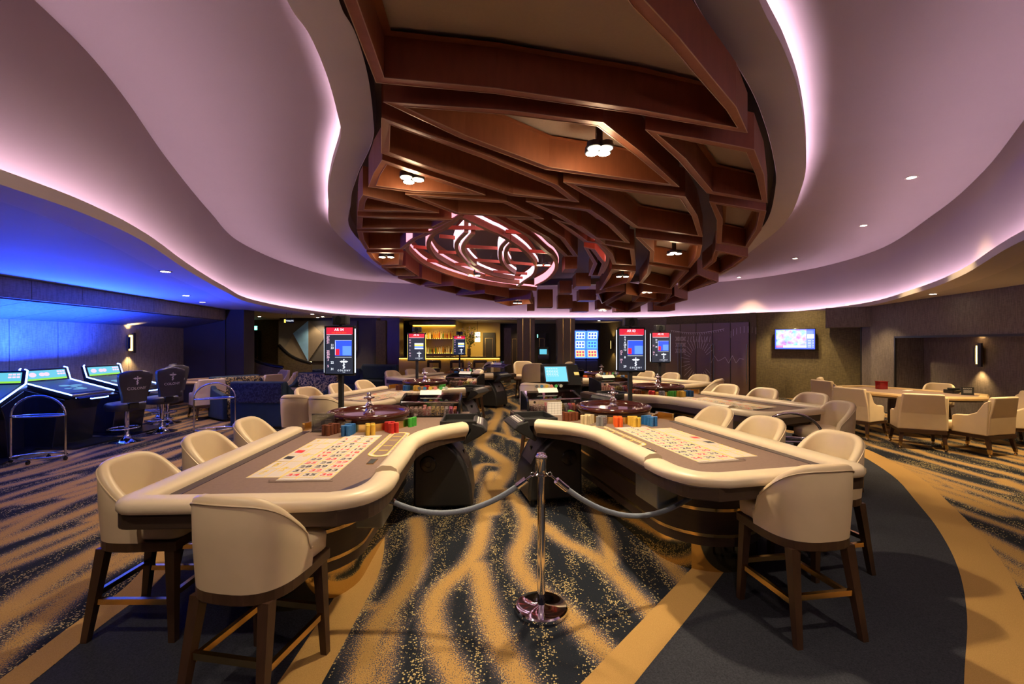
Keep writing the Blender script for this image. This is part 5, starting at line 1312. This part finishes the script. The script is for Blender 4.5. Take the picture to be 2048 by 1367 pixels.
# ---- television on the olive wall
t = thing('television', 'wall television showing a news programme with a blue side bar', 'television', (8.06, 12.83, 1.70), ang_q)
mb = MB(); mb.box((0, 0, 0), (1.0, .06, .60)); mb.build('casing', m_blackg, t, bevel=.006)
def tv(x0, z0, x1, z1, m, nm, y=-.032): mb = MB(); mb.box(((x0 + x1) / 2, y, (z0 + z1) / 2), (x1 - x0, .002, z1 - z0)); return mb.build(nm, m, t)
m_pic, nt_, b_ = nodes('news_picture'); nz_ = nt_.nodes.new('ShaderNodeTexNoise'); nz_.inputs['Scale'].default_value = 7; nz_.inputs['Detail'].default_value = 2
tc_ = nt_.nodes.new('ShaderNodeTexCoord'); nt_.links.new(tc_.outputs['Object'], nz_.inputs['Vector']); hs_ = nt_.nodes.new('ShaderNodeHueSaturation'); hs_.inputs['Saturation'].default_value = 2.2; hs_.inputs['Value'].default_value = 1.3
nt_.links.new(nz_.outputs['Color'], hs_.inputs['Color']); nt_.links.new(hs_.outputs[0], b_.inputs['Emission Color']); b_.inputs['Emission Strength'].default_value = .7; b_.inputs['Base Color'].default_value = (.02, .02, .02, 1)
tv(-.48, -.28, .48, .28, m_scrB, 'blue_frame'); tv(-.46, -.20, .28, .27, m_pic, 'picture', -.034); tv(-.28, -.24, .28, -.18, m_scrW, 'ticker', -.035); tv(-.46, -.24, -.28, -.18, m_scrR, 'red_caption', -.036); tv(.30, .02, .46, .14, m_scrW, 'side_picture', -.034)
mb = MB()
for i in range(5): mb.box((.35, -.034, -.04 - .045 * i), (.07, .001, .014)); mb.box((.44, -.034, -.04 - .045 * i), (.03, .001, .014))
mb.build('side_text', m_scrW, t)
l = bpy.data.lights.new('screen_light', 'AREA'); l.energy = 14; l.color = (.35, .45, 1); l.size = .9; l.shape = 'RECTANGLE'; l.size_y = .5
o = bpy.data.objects.new('screen_light', l); o.parent = t; o.location = (0, -.06, 0); o.rotation_euler = (R(90), 0, 0); col.objects.link(o)

# ---- bronze glass doors with etched linework
dd = Vector((Q1[0] - Q0[0], Q1[1] - Q0[1])); Ld = dd.length; dd.normalize(); dn = Vector((dd[1], -dd[0]))
if dn[1] > 0: dn = -dn
a_d = math.atan2(dd[1], dd[0])
m_etch = mat('etched_line', (.85, .78, .66), .3, .0, var=.1, emit=(.8, .7, .5), es=.0)
doors = thing('glass_doors', 'row of bronze glass doors with etched linework and tall bar handles', 'glass doors', (Q0[0] + dn[0] * .06, Q0[1] + dn[1] * .06, 0), a_d)
npan = 5; pwid = Ld / npan
for i in range(npan):
    mb = MB(); mb.box((pwid * (i + .5), 0, 1.12), (pwid - .02, .02, 2.2)); pn = mb.build('door_pane', m_bronzeglass, doors)
    xh = pwid * (i + (.9 if i % 2 == 0 else .1)); mb = MB(); mb.tube([(xh, -.06, .35), (xh, -.06, 1.55)], .012, 8); mb.tube([(xh, -.06, .45), (xh, 0, .45)], .008, 6); mb.tube([(xh, -.06, 1.45), (xh, 0, 1.45)], .008, 6); mb.build('bar_handle', m_steel, pn)
def etch(x0, z0, x1, z1, mb): 
    d_ = Vector((x1 - x0, z1 - z0)); 
    if d_.length < 1e-4: return
    n_ = Vector((-d_[1], d_[0])).normalized() * .005
    mb.add([(x0 + n_[0], -.0125, z0 + n_[1]), (x0 - n_[0], -.0125, z0 - n_[1]), (x1 - n_[0], -.0125, z1 - n_[1]), (x1 + n_[0], -.0125, z1 + n_[1])], [(0, 1, 2, 3)])
mb = MB(); fx, fz = pwid * 2.15, .75
for a in range(-80, 261, 11):
    if -30 < a < 30 and a % 22: continue
    r0, r1 = .30, .52 + .10 * ((a // 11) % 2); ca, sa = math.cos(R(a)), math.sin(R(a))
    etch(fx + r0 * ca, fz + .25 + r0 * sa * 1.4, fx + r1 * ca, fz + .25 + r1 * sa * 1.4, mb)
for i in range(7):
    x = pwid * .7 + .05 * i
    for z in (1.25, 1.45, 1.65): etch(x, z, x + .05, z + .15, mb); etch(x + .05, z, x, z + .15, mb)
for i in range(24):
    x = .2 + i * .075; z = 2.02 - .10 * math.sin(i / 23 * PI); etch(x, z, x + .075, 2.02 - .10 * math.sin((i + 1) / 23 * PI), mb); etch(x + .03, z, x + .05, z - .06, mb)
for i in range(8):
    a = R(60 + 12 * i); x = pwid * 4.85 + .55 * math.cos(a) ; etch(x, 1.55 + .35 * math.sin(a), x, 1.75 + .35 * math.sin(a), mb)
for i in range(9): x = pwid * 2.9 + i * .11; etch(x, .95 + .25 * math.sin(i * 1.3) ** 2, x + .11, .95 + .25 * math.sin((i + 1) * 1.3) ** 2, mb)
for i in range(9): x = pwid * 1.5 + i * .09; etch(x, 1.62, x + .02, 1.80, mb)
mb.build('etched_motif', m_etch, doors, fix=False)
mb = MB(); mb.box((Q1[0] + .06, Q1[1] - .08, Z1 / 2), (.16, .12, Z1), rz=ang_q); struct('trim_3', mb, m_wood)

# ================================================================== FAR LEFT: partitions, mural, exit door
mb = MB(); wquad(mb, [(-10.9, 17.9, 0), (-4.3, 17.9, 0), (-4.3, 17.9, Z1), (-10.9, 17.9, Z1)]); struct('wall_far_left', mb, m_wallO, fix=False)
mb = MB(); mb.box((-7.55, 12.5, Z1 / 2), (.5, .5, Z1)); struct('wall_return', mb, m_darkwall)
def far_box(px0, px1, py0, py1, d, m, name, depth=.1, parent=None):
    xa, xb = (px0 - 1024) / F * d, (px1 - 1024) / F * d; za, zb = CZ + (683 - py1) / F * d, CZ + (683 - py0) / F * d
    mb = MB(); mb.box(((xa + xb) / 2, d + depth / 2, (za + zb) / 2), (xb - xa, depth, zb - za)); return mb.build(name, m, parent)
def far_door(n, px0, px1, d, htop=2.05):
    xa, xb = (px0 - 1024) / F * d, (px1 - 1024) / F * d; xc = (xa + xb) / 2; w_ = xb - xa
    mb = MB(); mb.box((xc, d, htop / 2), (w_, .06, htop)); o = mb.build('door_%d' % n, mat('door_dark_%d' % n, (.020, .013, .010), .35, var=.2)); o['kind'] = 'structure'
    mb = MB(); 
    for c_, d_ in (((xc, d - .034, htop - .25), (w_ * .62, .01, .015)), ((xc, d - .034, .25), (w_ * .62, .01, .015)), ((xc - w_ * .31, d - .034, htop / 2), (.015, .01, htop - .5)), ((xc + w_ * .31, d - .034, htop / 2), (.015, .01, htop - .5))): mb.box(c_, d_)
    mb.build('moulding', m_brass, o)
    mb = MB(); mb.tube([(xc + w_ * .38, d - .05, 1.0), (xc + w_ * .28, d - .05, 1.0)], .012, 6); mb.build('handle', m_brass, o); return o
far_door(1, 488, 522, 17.8, 2.05)
m_exit = glow('exit_green', (.20, .85, .62), 2.5)
def exit_sign(px, py, d, label):
    x = (px - 1024) / F * d; z = CZ + (683 - py) / F * d
    t = thing('exit_sign', label, 'sign', (x, d, z)); mb = MB(); mb.box((0, 0, 0), (.34, .05, .17)); mb.build('housing', m_white, t); mb = MB(); mb.box((0, -.027, 0), (.32, .004, .15)); f_ = mb.build('lit_face', m_exit, t)
    mb = MB(); mb.add([(x_, -.030, z_) for x_, z_ in ((.03, -.02), (.09, -.02), (.09, -.05), (.14, 0), (.09, .05), (.09, .02), (.03, .02))], [tuple(range(7))])
    mb.add([(x_ - .07, -.030, z_) for x_, z_ in ((-.03, -.06), (-.01, -.06), (.0, -.02), (.03, -.05), (.045, -.04), (.015, .01), (.02, .04), (-.02, .04), (-.04, .0))], [tuple(range(9))])
    mb.build('pictogram', m_scrW, f_, fix=False); return t
exit_sign(507, 655, 17.86, 'green lit exit sign over the dark door on the left'); exit_sign(1081, 671, 21.45, 'green lit exit sign between the two columns')
def swoop(pts, d0, d1, label):
    """partition whose dark top rail swoops down in a curve"""
    t = thing('curved_partition', label, 'partition'); P = []
    for i, (px, py) in enumerate(catmull(pts, 6)):
        d = d0 + (d1 - d0) * i / (len(pts) * 6 - 6); P.append(((px - 1024) / F * d, d, CZ + (683 - py) / F * d))
    mb = MB(); n_ = len(P); th = .09
    vs = [(p[0], p[1], 0) for p in P] + [p for p in P] + [(p[0], p[1] + th, 0) for p in P] + [(p[0], p[1] + th, p[2]) for p in P]; fs = []
    for i in range(n_ - 1): fs += [(i, i + 1, n_ + i + 1, n_ + i), (2 * n_ + i + 1, 2 * n_ + i, 3 * n_ + i, 3 * n_ + i + 1), (n_ + i, n_ + i + 1, 3 * n_ + i + 1, 3 * n_ + i)]
    fs += [(0, n_, 3 * n_, 2 * n_), (n_ - 1, 3 * n_ - 1, 4 * n_ - 1, 2 * n_ - 1)]
    mb.add(vs, fs); mb.build('panel', m_wallO, t)
    MB().tube([(p[0], p[1] + .045, p[2] + .01) for p in P], .06, 8).build('top_rail', m_blackg, t, 60)
swoop([(462, 692), (485, 709), (515, 724), (545, 732), (565, 735)], 12.9, 13.0, 'partition with a swooping dark rail before the exit door')
swoop([(556, 690), (575, 708), (595, 719), (622, 727)], 14.8, 14.8, 'partition with a swooping dark rail before the faceted mural')
# faceted mural
d = 16.6
mu = thing('faceted_mural', 'wall mural of grey folded facets with one pale blue triangle', 'mural', (0, d, 0))
def facet(pts, c, nm, dz=0):
    mb = MB(); vs = [((px - 1024) / F * d, -dz, CZ + (683 - py) / F * d) for px, py in pts]; n_ = len(vs)
    mb.add(vs + [(p[0], .03, p[2]) for p in vs], [tuple(range(n_))] + [(i, n_ + i, n_ + (i + 1) % n_, (i + 1) % n_) for i in range(n_)]); mb.build('facet', c, mu)
m_f1 = mat('facet_grey', (.11, .10, .10), .6, var=.15, scale=6); m_f2 = mat('facet_taupe', (.16, .13, .11), .6, var=.15, scale=6); m_f3 = mat('facet_blue', (.20, .42, .85), .5, var=.3, scale=5); m_f4 = mat('facet_dark', (.07, .065, .07), .6, var=.15, scale=6)
facet([(588, 666), (618, 641), (618, 721)], m_f3, 'a', .08); facet([(558, 641), (618, 641), (588, 666), (580, 700), (558, 715)], m_f1, 'b', .02); facet([(558, 715), (588, 667), (617, 721)], m_f2, 'c', .04)
facet([(618, 641), (652, 672), (618, 721)], m_f2, 'd', .06); facet([(618, 641), (715, 641), (715, 700), (652, 672)], m_f1, 'e', .03); facet([(652, 672), (715, 700), (700, 721), (618, 721)], m_f4, 'f', .02)
mb = MB(); wquad(mb, [(-8.6, 16.66, 0), (-5.0, 16.66, 0), (-5.0, 16.66, Z1), (-8.6, 16.66, Z1)]); struct('wall_mural', mb, m_f4, fix=False)
far_box(752, 771, 640, 775, 16.2, m_wallO, 'wall_pier', .3)['kind'] = 'structure'
t = thing('hanging_sign', 'small hanging lit TOILETS sign before the mural', 'sign', ((578 - 1024) / F * 13.6, 13.6, CZ + (683 - 641) / F * 13.6))
mb = MB(); mb.box((0, 0, 0), (.30, .03, .13)); mb.build('plate', m_blackg, t); mb = MB(); put(mb, 'TOILETS', .062, .03, 0, -.018); mb.build('lettering', m_scrW, t, fix=False); mb = MB(); mb.box((-.115, -.017, 0), (.05, .003, .10)); mb.build('pictogram', m_scrY, t)
mb = MB(); mb.tube([(-.08, 0, .06), (-.08, 0, .28)], .006, 6); mb.tube([(.08, 0, .06), (.08, 0, .28)], .006, 6); mb.build('hanger', m_blackg, t)

# ================================================================== BAR
d = 16.9
mb = MB(); mb.box((-4.42, 16.6, Z1 / 2), (.68, .6, Z1)); struct('column_bar', mb, m_wood)
bar_x0, bar_x1 = -4.05, -.42
mb = MB(); wquad(mb, [(bar_x0, 18.3, 0), (-2.28, 18.3, 0), (-2.28, 18.3, Z1), (bar_x0, 18.3, Z1)]); struct('wall_bar', mb, m_gold, fix=False)
bb = thing('back_bar', 'gold lit back bar with two long bottle shelves', 'shelf unit', (-3.16, 18.1, 0))
m_barled = glow('bar_light', (1.0, .62, .06), 7.5)
for z in (1.14, 1.73):
    mb = MB(); mb.box((0, 0, z), (1.72, .34, .04)); sh = mb.build('shelf', m_wood, bb); mb = MB(); mb.box((0, .14, z + .03), (1.70, .03, .02)); mb.build('shelf_light', m_barled, sh)
mb = MB(); mb.box((0, -.05, 2.36), (1.8, .5, .12)); cn = mb.build('canopy', m_column, bb); mb = MB(); mb.box((0, .15, 2.29), (1.7, .04, .02)); mb.build('canopy_light', m_barled, cn)
mb = MB(); mb.box((0, .0, .56), (1.74, .36, 1.12)); mb.build('cupboard', m_wood, bb)
BOT = [mat('bottle_%s' % n_, c, .08, var=.1, spec=.6) for n_, c in (('clear', (.55, .50, .38)), ('green', (.05, .16, .04)), ('amber', (.40, .16, .02)), ('dark', (.03, .015, .01)), ('red', (.35, .05, .02)), ('yellow', (.55, .36, .05)))]
bnames = ['clear', 'green', 'amber', 'dark', 'red', 'yellow']
bots = {}
_lab = set(); m_cap = mat('bottle_cap', (.05, .04, .04), .4)
for row, z in ((0, 1.75), (1, 1.16)):
    for i in range(22):
        k = random.randrange(6); hh = random.choice((.26, .29, .32)); r_ = random.choice((.028, .034))
        t = thing('bottle', '%s bottle on the %s shelf of the lit back bar, %s from the left' % (bnames[k], 'upper' if row == 0 else 'lower', ORD[i]), 'bottle', (-3.96 + i * .0755, 18.02 + random.uniform(-.05, .03), z), 0, '%s bottles on the %s shelf' % (bnames[k], 'upper' if row == 0 else 'lower'))
        key = (k, hh, r_)
        if key not in bots: bots[key] = (MB().lathe([(r_, 0), (r_, hh * .58), (.012, hh * .74), (.011, hh * .9)], 10).mesh('glass', BOT[k], 50), MB().lathe([(.013, hh * .88), (.013, hh), (0, hh)], 8).mesh('cap', m_cap, 40))
        obj('glass', bots[key][0], t); obj('cap', bots[key][1], t)
bc = thing('bar_counter', 'long bar counter with a black top and gold lit front', 'bar counter', ((bar_x0 + bar_x1) / 2, 16.3, 0))
mb = MB(); mb.box((0, 0, 1.07), (bar_x1 - bar_x0, .62, .06)); mb.build('worktop', m_blackg, bc, bevel=.008)
for i in range(6): mb = MB(); wp = (bar_x1 - bar_x0) / 6; mb.box((-(bar_x1 - bar_x0) / 2 + wp * (i + .5), .02, .52), (wp - .012, .46, 1.03)); mb.build('front_panel', m_gold, bc)
mb = MB(); mb.box((0, -.24, 1.03), (bar_x1 - bar_x0 - .05, .02, .015)); mb.build('under_light', m_barled, bc); mb = MB(); mb.tube([(-1.75, -.34, .25), (1.75, -.34, .25)], .02, 8); mb.build('foot_rail', m_brass, bc, 40)
def make_bar_chair(x, label):
    t = thing('bar_chair', label, 'bar stool', (x, 15.6, 0), 0, 'brown bar stools at the counter')
    mb = MB(); mb.tube([(.2 * math.cos(a), .17 * math.sin(a), .95) for a in [PI + PI * i / 12 for i in range(13)]], .05, 8); mb.tube([(-.2, 0, .95), (-.2, .02, .70)], .045, 8); mb.tube([(.2, 0, .95), (.2, .02, .70)], .045, 8); mb.build('curved_back', m_wood, t, 60)
    mb = MB(); cushion(mb, .42, .40, .64, .72, .1, .02); mb.build('seat', m_dkgrey, t, 60)
    for sx, sy in ((-1, -1), (1, -1), (1, 1), (-1, 1)): mb = MB(); leg(mb, (.15 * sx, .13 * sy, .65), (.19 * sx, .17 * sy, 0)); mb.build('leg', m_wood, t)
for px, lab in ((868, 'brown curved bar stool, left of the two at the lit counter'), (914, 'brown curved bar stool, right of the two at the lit counter'), (960, 'brown curved bar stool at the right end of the lit counter')): make_bar_chair((px - 1024) / F * 15.6, lab)
# reception corner behind the bar
mb = MB(); wquad(mb, [(-2.28, 20.9, 0), (-.55, 20.9, 0), (-.55, 20.9, Z1), (-2.28, 20.9, Z1)]); wquad(mb, [(-2.28, 18.3, 0), (-2.28, 20.9, 0), (-2.28, 20.9, Z1), (-2.28, 18.3, Z1)]); struct('wall_reception', mb, m_gold, fix=False)
far_door(2, 966, 990, 20.8, 2.05)
t = thing('pendant_lamp', 'hanging square pendant lamp behind the bar end', 'lamp', ((955 - 1024) / F * 18.5, 18.5, CZ + (683 - 673) / F * 18.5))
for z in (.11, -.11): mb = MB(); mb.box((0, 0, z), (.20, .20, .18)); mb.build('shade', glow('pendant_glow_%d' % (z > 0), (1, .80, .42), 4), t)
mb = MB(); mb.box((0, 0, 0), (.17, .17, .03)); mb.tube([(0, 0, .2), (0, 0, .65)], .008, 6); mb.build('frame', m_black, t)
t = thing('flower_vase', 'tall arrangement of green branches with white orchids by the bar', 'plant', ((938 - 1024) / F * 16.5, 16.5, 1.10))
MB().lathe([(.05, 0), (.07, .05), (.06, .25), (.075, .28)], 14).build('vase', mat('vase_gold', (.7, .45, .1), .2, .6), t, 40)
m_leaf = mat('leaf_green', (.20, .26, .03), .6); m_petal = mat('orchid_white', (.75, .72, .68), .6)
mb = MB(); lf = MB(); pt_ = MB(); rr_ = random.Random(5)
for i in range(14):
    a = rr_.random() * 6.3; e = rr_.uniform(.1, .35); h = rr_.uniform(.45, .85); tip = Vector((e * math.cos(a), e * .6 * math.sin(a), .28 + h)); mb.tube([(0, 0, .25), tuple(tip * .55 + Vector((0, 0, .12))), tuple(tip)], .005, 5)
    for k in range(7):
        p = tip * (.5 + .08 * k); q_ = rr_.random() * 6.3; L_ = .07; dx, dz = L_ * math.cos(q_), L_ * math.sin(q_)
        (pt_ if (i < 5 and k > 3) else lf).add([(p[0], p[1], p[2]), (p[0] + dx * .5 - dz * .3, p[1] - .02, p[2] + dz * .5 + dx * .3), (p[0] + dx, p[1], p[2] + dz), (p[0] + dx * .5 + dz * .3, p[1] - .02, p[2] + dz * .5 - dx * .3)], [(0, 1, 2, 3)])
mb.build('branches', m_leaf, t, 40); lf.build('leaves', m_leaf, t, fix=False); pt_.build('petals', m_petal, t, fix=False)
for n_ in ('branches',): pass
spot('reception_beam', (-1.5, 19.0, Z1 - .1), 160, (1, .70, .25), 140, .8, (-1.5, 20.0, 0)); spot('bar_beam', (-3.1, 17.4, Z1 - .1), 60, (1, .66, .2), 150, .8, (-3.1, 17.6, 0))

# ---- columns, rear doors, slot machines, pit desk
for n_, (x, y) in enumerate((((1052 - 1024) / F * 17.0, 17.0), ((1132.5 - 1024) / F * 17.0, 17.0))):
    w_ = .66
    mb = MB(); mb.box((x, y + .33, Z1 / 2), (w_, w_, Z1)); c = mb.build('column_%d' % (n_ + 1), m_column); c['kind'] = 'structure'
    for k in (-.12, .16): mb = MB(); mb.box((x + k, y - .004, Z1 / 2), (.02, .012, Z1)); mb.build('brass_inlay', m_brass, c)
far_box(1008, 1022, 655, 775, 18.0, m_wallR, 'wall_pier_back', .4)['kind'] = 'structure'
far_door(3, 1022, 1036, 19.5, 2.0); far_door(4, 1076, 1091, 21.3, 2.05)
def ticket_machine(px, d, label):
    t = thing('ticket_machine', label, 'machine', ((px - 1024) / F * d, d, 0), 0)
    mb = MB(); mb.xprism([(-.25, 0), (-.25, .95), (-.12, 1.1), (-.08, 1.42), (.25, 1.42), (.25, 0)], 'x', -.22, .22); mb.build('cabinet', m_blackg, t, bevel=.01)
    mb = MB(); mb.box((0, -.12, 1.24), (.28, .02, .2), mat=Matrix.Rotation(.12, 3, 'X')); mb.build('screen', m_tile, t)
    return t
ticket_machine(1086, 17.8, 'black ticket machine with a small lit screen between the columns'); 
m_slotw = glow('slot_white', (.55, .80, 1.0), 1.3); m_slotb = glow('slot_blue', (.03, .10, 1.0), 3.2); m_sloty = glow('slot_yellow', (.85, .60, .12), 1.1); m_slotc = glow('slot_cyan', (.12, .50, .95), 1.2)
def slot_machine(px, d, label):
    t = thing('slot_machine', label, 'slot machine', ((px - 1024) / F * d, d, 0), 0, 'blue-lit slot machines')
    mb = MB(); mb.box((0, .25, .45), (.46, .5, .9)); mb.build('cabinet', m_dkbody, t, bevel=.02)
    for i, (z, y, tilt, m_) in enumerate(((1.16, .02, -.25, m_sloty), (1.52, .06, .0, m_slotc if px > 1170 else m_slotw), (1.88, .0, .28, m_slotb))):
        M = Matrix.Rotation(tilt, 3, 'X'); mb = MB(); mb.box((0, y, z), (.45, .05, .35), mat=M); f_ = mb.build('screen_frame', m_slotb, t, bevel=.01)
        mb = MB(); off = M @ Vector((0, -.03, 0)); mb.box((off[0], y + off[1], z + off[2]), (.35, .01, .27), mat=M); s_ = mb.build('screen', m_ if i < 2 else m_slotw, f_)
        mb = MB(); off = M @ Vector((0, -.037, 0))
        for k in range(6): c_ = M @ Vector((-.11 + .11 * (k % 3), -.037, -.06 + .12 * (k // 3))); mb.box((c_[0], y + c_[1], z + c_[2]), (.07, .004, .07), mat=M @ Matrix.Rotation(.5 * k, 3, 'Y'))
        mb.build('reel_symbols', m_scrB if i != 0 else m_scrR, s_)
    mb = MB(); mb.box((0, .2, 1.5), (.40, .25, 1.2)); mb.build('spine', m_dkbody, t)
    return t
slot_machine(1160.5, 17.6, 'blue-framed slot machine with stacked screens beside the right column'); slot_machine(1184.5, 17.6, 'blue-framed slot machine, right of the pair')
l = bpy.data.lights.new('slot_wash', 'AREA'); l.energy = 12; l.color = (.08, .16, 1); l.size = 1.2; o = bpy.data.objects.new('slot_wash', l); o.location = (2.9, 17.3, 1.6); o.rotation_euler = (R(90), 0, 0); col.objects.link(o)
# pit desk with touch monitor
t = thing('pit_desk', 'black pit desk behind the nearest right dealer chair', 'desk', (.92, 8.35, 0), R(8))
mb = MB(); mb.box((0, .1, .42), (.66, .55, .84)); mb.build('carcass', m_blackg, t, bevel=.012)
mb = MB(); mb.xprism([(-.22, .84), (.10, 1.20), (.36, 1.20), (.36, .84)], 'x', -.33, .33); mb.build('sloping_top', m_blackg, t, bevel=.01)
mb = MB(); mb.box((.27, -.055, 1.035), (.09, .01, .07), mat=Matrix.Rotation(-.73, 3, 'X')); mb.build('note', mat('note_yellow', (.7, .55, .2), .7), t)
t = thing('touch_monitor', 'cyan lit touch monitor on the pit desk', 'monitor', (.80, 8.19, 1.03), R(8)); M = Matrix.Rotation(-.55, 3, 'X')
mb = MB(); mb.box((0, 0, 0), (.44, .03, .34), mat=M); mb.build('casing', m_black, t, bevel=.006); mb = MB(); o_ = M @ Vector((0, -.0165, 0)); mb.box(tuple(o_), (.40, .002, .30), mat=M); s_ = mb.build('screen', glow('monitor_cyan', (.10, .48, .85), 1.15), t)
mb = MB()
for i in range(6):
    for k in range(5):
        p = M @ Vector((-.16 + .045 * k + .01 * (i % 2), -.0185, .11 - .03 * i)); mb.box(tuple(p), (.03, .001, .008), mat=M)
mb.build('screen_text', m_scrW, s_)
# far round table with cup
t = thing('round_table', 'small round table with a pale top between the columns', 'table', (.95, 12.6, 0)); MB().lathe([(0, .70), (.42, .70), (.42, .74), (0, .74)], 28).build('top', m_leather2, t, 40); MB().lathe([(.2, 0), (.2, .02), (.03, .05), (.03, .70)], 16).build('leg', m_chrome, t, 40)
t = thing('pencil_cup', 'red and grey cup of pens on the small round table', 'cup', ((1104 - 1024) / F * 12.6, 12.6, .74)); MB().lathe([(.05, 0), (.065, .18), (.058, .18), (.045, .01)], 16).build('cup', m_grey, t, 40)
for i in range(5): a = i * 1.26; mb = MB(); mb.tube([(.02 * math.cos(a), .02 * math.sin(a), .02), (.05 * math.cos(a), .05 * math.sin(a), .27)], .006, 6); mb.build('pen', m_red, t)
